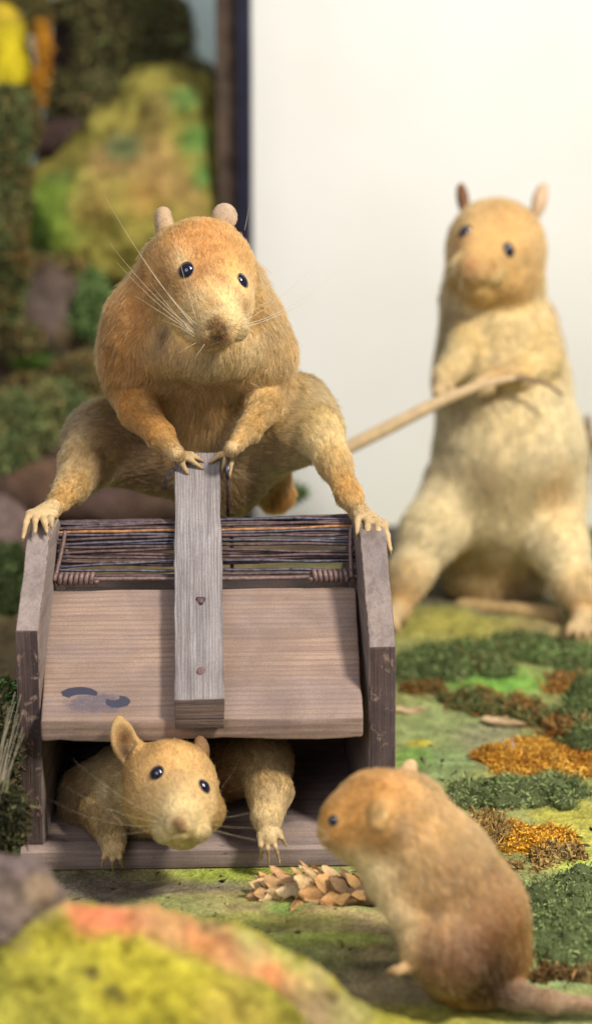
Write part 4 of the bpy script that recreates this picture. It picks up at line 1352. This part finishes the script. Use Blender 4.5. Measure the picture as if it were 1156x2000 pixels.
    moss('moss', [vblob(240, 90, 152, 80, 90, 50), vblob(312, 70, 152, 56, 80, 50), vblob(200, 205, 151, 66, 56, 40), vblob(150, 200, 153, 50, 60, 40), vblob(250, 150, 152, 60, 40, 40), vblob(378, 190, 150, 46, 66, 40), vblob(220, 10, 153, 90, 50, 50)], 'wide olive bush of moss at the top between trunk and posts', OLV + [(0.2, 0.14, 0.06), (0.12, 0.09, 0.05), (0.16, 0.19, 0.07)], 16000, 0.34, seed=2, out=0.7)
    moss('moss', [vblob(435, 300, 147, 34, 110, 34), vblob(448, 400, 146, 24, 60, 28)], 'narrow olive moss strip right of the big green rock', OLV, 5000, 0.3, seed=3, out=0.5)
    moss('moss', [vblob(35, 20, 153, 60, 45, 40)], 'dull olive moss tuft above the yellow rock', OLV + [(0.2, .12, .03)], 3500, 0.3, seed=4, out=0.5)
    moss('moss', [vblob(86, 100, 147, 9, 50, 12), vblob(76, 170, 147, 8, 30, 12)], 'rusty orange moss strip along the yellow rock', ORG[:3], 2200, 0.22, seed=5)
    moss('moss', [vblob(30, 830, 136, 70, 60, 40), vblob(110, 800, 137, 60, 50, 40), vblob(20, 900, 135, 50, 40, 30)], 'dark mixed moss behind the left thigh of the crouching rat', DG + OLV[2:], 8000, 0.28, seed=6, out=0.5)
    moss('moss', [vblob(95, 530, 143, 70, 26, 40), vblob(40, 660, 140, 40, 24, 30), vblob(150, 740, 139, 50, 40, 30), vblob(60, 760, 138.5, 50, 24, 26)], 'brown and olive moss scraps on the purplish rock', OLV + BRN[:2], 6000, 0.26, seed=40, out=0.5)
    moss('moss', [vblob(190, 615, 141, 42, 50, 30), vblob(170, 560, 143, 30, 30, 30)], 'green moss tuft beside the shoulder of the crouching rat', MG[:3], 3500, 0.28, seed=7, out=0.4)
    moss('moss', [vblob(14, 1130, 122, 40, 62, 40)], 'green moss left of the sloping trap panel', DG + MG[2:3], 4500, 0.24, seed=8, out=0.4)
    moss('moss', [vblob(572, 965, 130, 26, 20, 20), gblob(560, 1000, 40, 14, 0.8)], 'little green moss sprig seen under the thigh of the crouching rat', MG[:3], 1600, 0.24, seed=9, out=0.4)
    moss('moss', [vblob(1150, 1085, 132, 22, 40, 20)], 'green moss by the far right leg of the standing rat', MG[:3], 1500, 0.24, seed=10)

    # ---------------- moss, lichen and chips on the right
    moss('moss', [gblob(845, 1300, 70, 26, 1.0), gblob(800, 1310, 40, 26, .9)], 'dark green moss mound right behind the trap panel', DG + MG[2:3], 7000, 0.17, seed=11)
    moss('moss', [gblob(985, 1288, 110, 30, 1.1), gblob(1020, 1262, 50, 22, 1.1)], 'lighter green moss mound below the standing rat', MG + [(0.16, 0.12, 0.04)], 9000, 0.17, seed=12)
    moss('moss', [gblob(905, 1362, 50, 16, 0.9), gblob(975, 1380, 70, 16, 0.9), gblob(1050, 1395, 60, 18, 1.0)], 'long dark green moss strip with a rusty front edge', DG + [BRN[1], BRN[2], (0.28, 0.13, 0.03)], 9000, 0.15, seed=13)
    moss('moss', [gblob(1130, 1285, 60, 26, 1.0)], 'green moss mound at the right edge by the foot of the standing rat', DG[1:] + MG[2:3], 4000, 0.16, seed=14)
    moss('moss', [gblob(1140, 1425, 46, 44, 1.9), gblob(1165, 1380, 50, 40, 2.2)], 'tall dark green moss lump at the right edge', DG + MG[1:2], 7000, 0.15, seed=15)
    moss('moss', [gblob(905, 1555, 46, 20, .8), gblob(985, 1545, 80, 22, .9), gblob(1080, 1545, 72, 24, 1.0)], 'blue green crumbly moss strip beyond the head of the seated rat', BG, 12000, 0.13, seed=16)
    moss('moss', [gblob(1075, 1790, 95, 75, 1.5), gblob(1120, 1860, 80, 50, 1.3), gblob(1140, 1740, 60, 40, 1.2)], 'large green moss bed behind the back of the seated rat', BG + MG[2:], 16000, 0.13, seed=17)
    moss('moss', [gblob(1090, 1900, 80, 14, 0.5)], 'brown dry moss fringe in front of the large green moss bed', BRN, 3500, 0.15, seed=18)
    moss('moss', [gblob(1110, 1430, 42, 26, 1.2)], 'brown tufted moss behind the large orange lichen', BRN + ORG[:1], 3500, 0.22, seed=19, fuzz=1.0, long=1.6)
    moss('moss', [gblob(825, 1342, 50, 12, .5)], 'rust orange moss fringe right of the trap', [BRN[1], (0.30, .14, .03), (.22, .10, .03), DG[2]], 2600, 0.15, seed=20)
    moss('moss', [gblob(1110, 1335, 60, 20, .7)], 'orange brown moss tuft at the right edge', [BRN[1], BRN[2], ORG[1], (.2, .1, .03)], 3000, 0.17, seed=21, fuzz=0.8)
    moss('moss', [gblob(950, 1625, 38, 26, 1.3), gblob(925, 1640, 24, 20, .8)], 'tan spiky tuft beside the small orange lichen', TANM, 4000, 0.2, seed=22, fuzz=1.1, long=1.5, thin=0.45)
    moss('moss', [gblob(1085, 1668, 60, 14, .45), gblob(1030, 1690, 60, 8, .3)], 'tan moss fringe in front of the small orange lichen', TANM, 3000, 0.18, seed=23, fuzz=0.8)
    moss('lichen', [gblob(1065, 1480, 115, 34, .45), gblob(1010, 1490, 60, 16, .4)], 'large flat orange lichen patch on the right', ORG, 16000, 0.10, 'lichen', 'orange lichen patches', seed=24, thin=0.9, fuzz=0.3)
    moss('lichen', [gblob(1035, 1635, 72, 32, .6)], 'small bright orange lichen patch near the back of the seated rat', ORG[1:] + [(0.7, 0.36, 0.03)], 10000, 0.10, 'lichen', 'orange lichen patches', seed=25, thin=0.9, fuzz=0.3)
    moss('lichen', [gblob(996, 1462, 16, 8, .35)], 'pale lilac grey lichen speck on the edge of the large orange lichen', [(0.5, 0.45, 0.46), (0.42, 0.36, 0.36)], 350, 0.14, 'lichen', seed=26, thin=0.9)
    # chips
    mc = mat_wood('split wood chip', (0.62, 0.44, 0.24), (0.32, 0.19, 0.09), 'X', 500, 0.8)
    for px, py, L, w, rz, lab in ((985, 1408, 90, 20, -14, 'pale splintered wood chip at the foot of the long moss strip'), (800, 1380, 62, 14, 12, 'pale wood chip next to the right panel of the trap'),
                                  (1010, 1262, 40, 10, -8, 'small pale wood chip by the foot of the standing rat')):
        g = on_z(px, py); s = depth_of(g) / F_PX
        V, Fc = rbox((L * s, w * s * 1.6, 0.32), 0.1, 0.12, 0.10, int(px))
        V = np.array(V); tt = V[:, 0] / (L * s / 2)
        V[:, 1] *= 1 - 0.55 * np.abs(tt) ** 2; V[:, 2] *= 1 - 0.6 * np.abs(tt) ** 2
        V[:, 2] += 0.12 * fbm(V * [0.3, 1, 1], 4, 2, 3)
        o = link('wood_chip', mesh_np('wood_chip', V, Fc), mc); gz = float(ground_height(np.array([g[0]]), np.array([g[1]]))[0])
        o.location = Vector((g[0], g[1], gz + 0.14)) * CM; o.rotation_euler = (0, 0.04, math.radians(rz))
        tag(o, lab, 'wood chip', 'pale wood chips')

    # ---------------- foreground mound
    Y1, Y2, R1, T1 = (0.39, 0.33, 0.03), (0.31, 0.28, 0.04), (0.56, 0.175, 0.085), (0.42, 0.28, 0.12)
    rock('rock', [(70, 1888, 82, 150, 142, 120), (250, 1900, 82, 150, 136, 120), (425, 1925, 82.5, 140, 130, 110), (562, 2000, 83, 130, 120, 100), (672, 2070, 83, 110, 100, 90), (770, 2085, 83.6, 110, 95, 80), (200, 2050, 80, 420, 160, 120)],
         'big yellow and red painted mound in the near foreground',
         [(120, 1880, 90, Y1, .95), (260, 1890, 80, Y1, .9), (380, 1940, 80, Y1, .9), (100, 1960, 120, Y2, .8), (300, 1980, 120, Y1, .9), (460, 1980, 80, (0.44, 0.33, 0.06), .8),
          (60, 1760, 60, (0.24, 0.19, 0.09), .9), (120, 1755, 50, (0.36, 0.26, 0.11), .9), (180, 1780, 50, R1, .95), (255, 1785, 48, R1, .9), (330, 1800, 60, (0.52, 0.27, 0.12), .9), (250, 1752, 44, T1, .85), (420, 1830, 56, R1, .7), (470, 1870, 50, (0.50, .25, .11), .85), (545, 1905, 44, R1, .8),
          (420, 1800, 40, T1, .8), (500, 1845, 40, (0.42, 0.31, 0.12), .85), (600, 1950, 56, T1, .85), (640, 2000, 70, (0.32, 0.23, 0.12), .9), (680, 1985, 40, (0.30, .26, .09), .8), (560, 1870, 34, (0.34, .33, .09), .8), (700, 1960, 40, (0.33, .30, .10), .85), (620, 1900, 30, (0.33, .27, .11), .8), (480, 1820, 30, (0.36, .34, .10), .7),
          (180, 1900, 14, (0.10, 0.08, 0.03), .8), (215, 1930, 14, (0.1, .08, .03), .8), (240, 1950, 14, (0.12, .09, .04), .7), (40, 1840, 26, (0.22, .18, .05), .7)],
         Y2, h=0.12, rough=0.16, freq=0.9, crumb=0.11)
    rock('rock', [(30, 1740, 81.5, 80, 70, 60), (90, 1775, 82.5, 50, 40, 50), (-20, 1790, 81, 70, 80, 60)], 'dark brown grey lump at the left end of the yellow mound', [(40, 1690, 44, (0.15, 0.11, 0.105), .9), (30, 1760, 40, (0.22, .16, .12), .8), (85, 1740, 34, (.30, .21, .12), .8)], (0.20, 0.15, 0.125), h=0.15, rough=0.2, freq=0.9, crumb=0.08)
    moss('moss', [vblob(8, 1600, 94, 44, 60, 40), vblob(-10, 1480, 97, 40, 120, 40)], 'dark moss heap at the left edge in front of the trap', [(0.03, 0.03, 0.015), (0.06, 0.06, 0.025), (0.10, 0.10, 0.04), (0.08, 0.055, 0.03)], 6000, 0.2, seed=30, out=0.4)
    moss('moss', [vblob(10, 1370, 99, 22, 40, 25)], 'green moss tuft at the left edge beside the trap door', MG[:3] + DG[:1], 1800, 0.2, seed=31, out=0.3)
    # dry grass at the left edge
    t = thing('dry_grass', on_z(-10, 1640), 'dry pale grass stalks at the left edge', 'grass')
    mg = mat_plain('dry grass', (0.40, 0.34, 0.24), 0.7)
    rg = random.Random(8)
    for k in range(13):
        x0, y0_ = rg.uniform(-30, 5), rg.uniform(1560, 1640)
        x1, y1 = rg.uniform(8, 52), rg.uniform(1340, 1500)
        d = rg.uniform(93, 96)
        pth = [P(x0 + (x1 - x0) * u ** 1.3, y0_ + (y1 - y0_) * u, d - 0.4 * u) - on_z(-10, 1640) for u in np.linspace(0, 1, 10)]
        v, f = tube(pth, [0.022 * (1 - 0.7 * u) for u in np.linspace(0, 1, 10)], 5)
        link('stalk', mesh_np('stalk', v, f), mg, t)
    litter()
    # loose dry cone between trap and seated rat
    cone()
    # the stick held by the standing rat
    pts = [(660, 884, 121.2, 14), (760, 834, 121.5, 13.5), (862, 782, 121.9, 12), (930, 755, 122.2, 10), (975, 743, 122.3, 9), (1010, 738, 122.4, 6), (1045, 742, 122.3, 4.5), (1075, 754, 122.2, 4), (1098, 771, 122.1, 3)]
    ctr = [P(x, y, d) for x, y, d, r in pts]
    rad = [r * d / F_PX for x, y, d, r in pts]
    tt = np.linspace(0, len(pts) - 1, 50)
    path = np.stack([np.interp(tt, range(len(pts)), [c_[q] for c_ in ctr]) for q in range(3)], 1)
    for _ in range(3): path[1:-1] = (path[:-2] + 2 * path[1:-1] + path[2:]) / 4
    v, f = tube(path - path[0], np.interp(tt, range(len(pts)), rad), 14)
    cc = np.array([(0.50, 0.36, 0.20) if i < 30 * 14 else (0.22, 0.15, 0.09) for i in range(len(v))])
    o = link('stick', mesh_np('stick', v, f, cc), SKIN)
    o.location = Vector(path[0]) * CM
    tag(o, 'light wooden stick with thin curved dark tip held by the standing rat', 'stick')


def litter():
    rg = np.random.default_rng(77)
    n = 5200
    x, y = rg.uniform(-16, 24, n), rg.uniform(-16, 36, n)
    keep = ~((np.abs(x) < 8) & (y > -0.3) & (y < 10.2))
    keep &= vnoise(np.c_[x, y, 0 * x], 0.35, 4) + 0.6 * rg.normal(size=n) > 0.0
    x, y = x[keep], y[keep]
    n = len(x)
    z = ground_height(x, y) + 0.015
    size = 0.035 + 0.05 * rg.exponential(1.0, (n, 1, 1)).clip(0, 3)
    e = rg.normal(size=(n, 4, 3)) * size * np.array([1, 1, 0.6])
    V = (np.stack([x, y, z], 1)[:, None, :] + e).reshape(-1, 3)
    b = 4 * np.arange(n)
    Fc = np.concatenate([np.stack([b + p, b + q, b + r], 1) for p, q, r in ((0, 1, 2), (0, 2, 3), (0, 3, 1), (1, 3, 2))])
    pal = np.array([(0.10, 0.07, 0.04), (0.28, 0.19, 0.08), (0.14, 0.20, 0.06), (0.36, 0.33, 0.09), (0.07, 0.09, 0.04), (0.42, 0.32, 0.18)])
    cc = np.repeat(pal[rg.integers(0, len(pal), n)] * (0.6 + 0.7 * rg.random((n, 1))), 4, 0)
    o = link('ground_litter', mesh_np('ground_litter', V, Fc, cc), MOSS, smooth=False)
    tag(o, kind='stuff')


def cone():
    a, b = on_z(515, 1738, 0.5), on_z(735, 1748, 0.9)
    base = on_z(620, 1752)
    t = thing('dry_cone', base, 'dry tan cone lying on the ground between trap and seated rat', 'cone')
    m = mat_tint('cone scale', 0.75, 120, 0.3, 0.4, 0.0004, 0.25)
    ax = b - a; L = np.linalg.norm(ax); ax /= L
    s1 = np.cross(ax, (0, 0, 1)); s1 /= np.linalg.norm(s1); s2 = np.cross(s1, ax)
    v, f = tube([a + ax * L * u - base for u in np.linspace(0.05, 1, 12)], [0.12 + 0.42 * math.sin(math.pi * min(1, u * 0.75)) for u in np.linspace(0, 1, 12)], 12)
    link('core', mesh_np('core', v, f, np.tile(np.array([0.11, 0.06, 0.03]), (len(v), 1))), m, t)
    rg = random.Random(3)
    n = 72
    for k in range(n):
        u = k / n
        ang = k * 2.39996
        r = 0.14 + 0.78 * math.sin(math.pi * min(1, 0.12 + u * 0.72))
        rad = math.cos(ang) * s1 + math.sin(ang) * s2
        p = a + ax * L * (0.04 + 0.95 * u) + rad * r * 0.55
        # scales point back towards the tip (left) and open outward
        di = -ax * 0.95 + rad * 0.45 + np.array([rg.gauss(0, .2) for _ in range(3)])
        di /= np.linalg.norm(di)
        sd = np.cross(di, rad); sd /= np.linalg.norm(sd); up = np.cross(sd, di)
        Ls, ws = 0.95 * (0.75 + 0.4 * math.sin(math.pi * u)), 0.72 * (0.7 + 0.4 * math.sin(math.pi * u))
        V, Fc = [], []
        rows = [(0, .4, 0), (.4, 1.0, .06), (.75, .85, .10), (1.0, .4, .09), (1.12, .08, .05)]
        for lay in (0, -0.05):
            for tt, w, h in rows:
                for q in (-1, -0.4, 0.4, 1):
                    V.append(p + di * Ls * tt + sd * ws * 0.5 * w * q + up * (h - 0.16 * q * q * w + lay * (1.2 - tt)) + np.array([rg.gauss(0, .012) for _ in range(3)]) - base)
        nr = len(rows)
        for i in range(nr - 1):
            for j in range(3):
                g = i * 4 + j
                Fc.append((g, g + 1, g + 5, g + 4)); h = g + nr * 4
                Fc.append((h, h + 4, h + 5, h + 1))
        per = [i * 4 for i in range(nr)] + [(nr - 1) * 4 + j for j in (1, 2, 3)] + [i * 4 + 3 for i in range(nr - 2, -1, -1)] + [2, 1]
        for i in range(len(per)):
            g, h = per[i], per[(i + 1) % len(per)]
            Fc.append((g, g + nr * 4, h + nr * 4, h))
        c0 = np.array(rg.choice([(0.52, 0.34, 0.16), (0.62, 0.44, 0.24), (0.44, 0.25, 0.11), (0.55, 0.30, 0.12)]))
        if u > 0.8: c0 = np.array(rg.choice([(0.16, 0.09, 0.04), (0.45, 0.27, 0.05), (0.30, 0.17, .06)]))
        cc = np.tile(c0, (len(V), 1))
        for i in range(len(V)):
            tt = rows[(i // 4) % nr][0]
            cc[i] *= 0.38 + 0.8 * tt
        link('scale', mesh_np('scale', V, Fc, np.clip(cc, 0, .9)), m, t)
    moss('moss', [gblob(710, 1744, 30, 20, 1.35), gblob(640, 1772, 60, 9, 0.4)], 'yellow brown and green moss crumbs under the thick end of the dry cone', ORG[1:3] + BG[1:2] + BRN, 2800, 0.16, seed=33)


# ------------------------------------------------------------------ camera, light, render settings
def camera_and_light():
    cd = bpy.data.cameras.new('Camera')
    co = bpy.data.objects.new('Camera', cd)
    COL.objects.link(co)
    R = Matrix([[RT[i], UP[i], -FW[i]] for i in range(3)])
    co.matrix_world = Matrix.Translation(Vector(CAM) * CM) @ R.to_4x4()
    cd.sensor_fit = 'VERTICAL'
    cd.sensor_height = 36.0
    cd.sensor_width = 36.0
    cd.lens = F_PX / 2000 * 36.0
    cd.clip_start = 0.02
    cd.clip_end = 50
    cd.dof.use_dof = True
    cd.dof.focus_distance = 1.003
    cd.dof.aperture_fstop = 5.6
    cd.dof.aperture_blades = 0
    sc.camera = co

    w = bpy.data.worlds.new('World'); sc.world = w
    w.use_nodes = True
    bg = w.node_tree.nodes['Background']
    bg.inputs[0].default_value = (0.95, 0.93, 1.0, 1)
    bg.inputs[1].default_value = 0.23

    def lamp(name, pos, target, size, power, col):
        ld = bpy.data.lights.new(name, 'AREA')
        ld.shape = 'DISK'
        ld.size = size * CM
        ld.energy = power
        ld.color = col
        lo = bpy.data.objects.new(name, ld)
        COL.objects.link(lo)
        d = Vector(target) - Vector(pos)
        lo.rotation_euler = d.to_track_quat('-Z', 'Y').to_euler()
        lo.location = Vector(pos) * CM
    tgt = np.array([0, 5, 10.0])
    lamp('key_lamp', tgt + np.array([0.66, -0.50, 0.95]) * 115, tgt, 22, 28, (1.0, 0.94, 0.84))
    lamp('fill_lamp', (-45, -95, 85), tgt, 90, 7.0, (0.92, 0.93, 1.0))
    lamp('wall_fill', (30, -15, 95), (16, 48, 14), 30, 1.7, (0.97, 0.98, 1.0))  # added light that brightens the wall panel

    sc.render.engine = 'CYCLES'
    sc.cycles.use_denoising = True
    sc.cycles.max_bounces = 10
    sc.cycles.diffuse_bounces = 4
    sc.cycles.transmission_bounces = 8
    sc.cycles.sample_clamp_indirect = 4
    try:
        sc.cycles_curves.shape = 'RIBBONS'
        sc.cycles_curves.subdivisions = 2
    except Exception as e:
        print('curves', e)
    vs = sc.view_settings
    vs.view_transform = 'Standard'
    try: vs.look = 'None'
    except Exception: pass
    vs.exposure = 0.22
    vs.gamma = 1.0
    vs.use_curve_mapping = False


camera_and_light()
setting()
trap()
rat_on_trap()
rat_standing()
rat_in_trap()
rat_foreground()
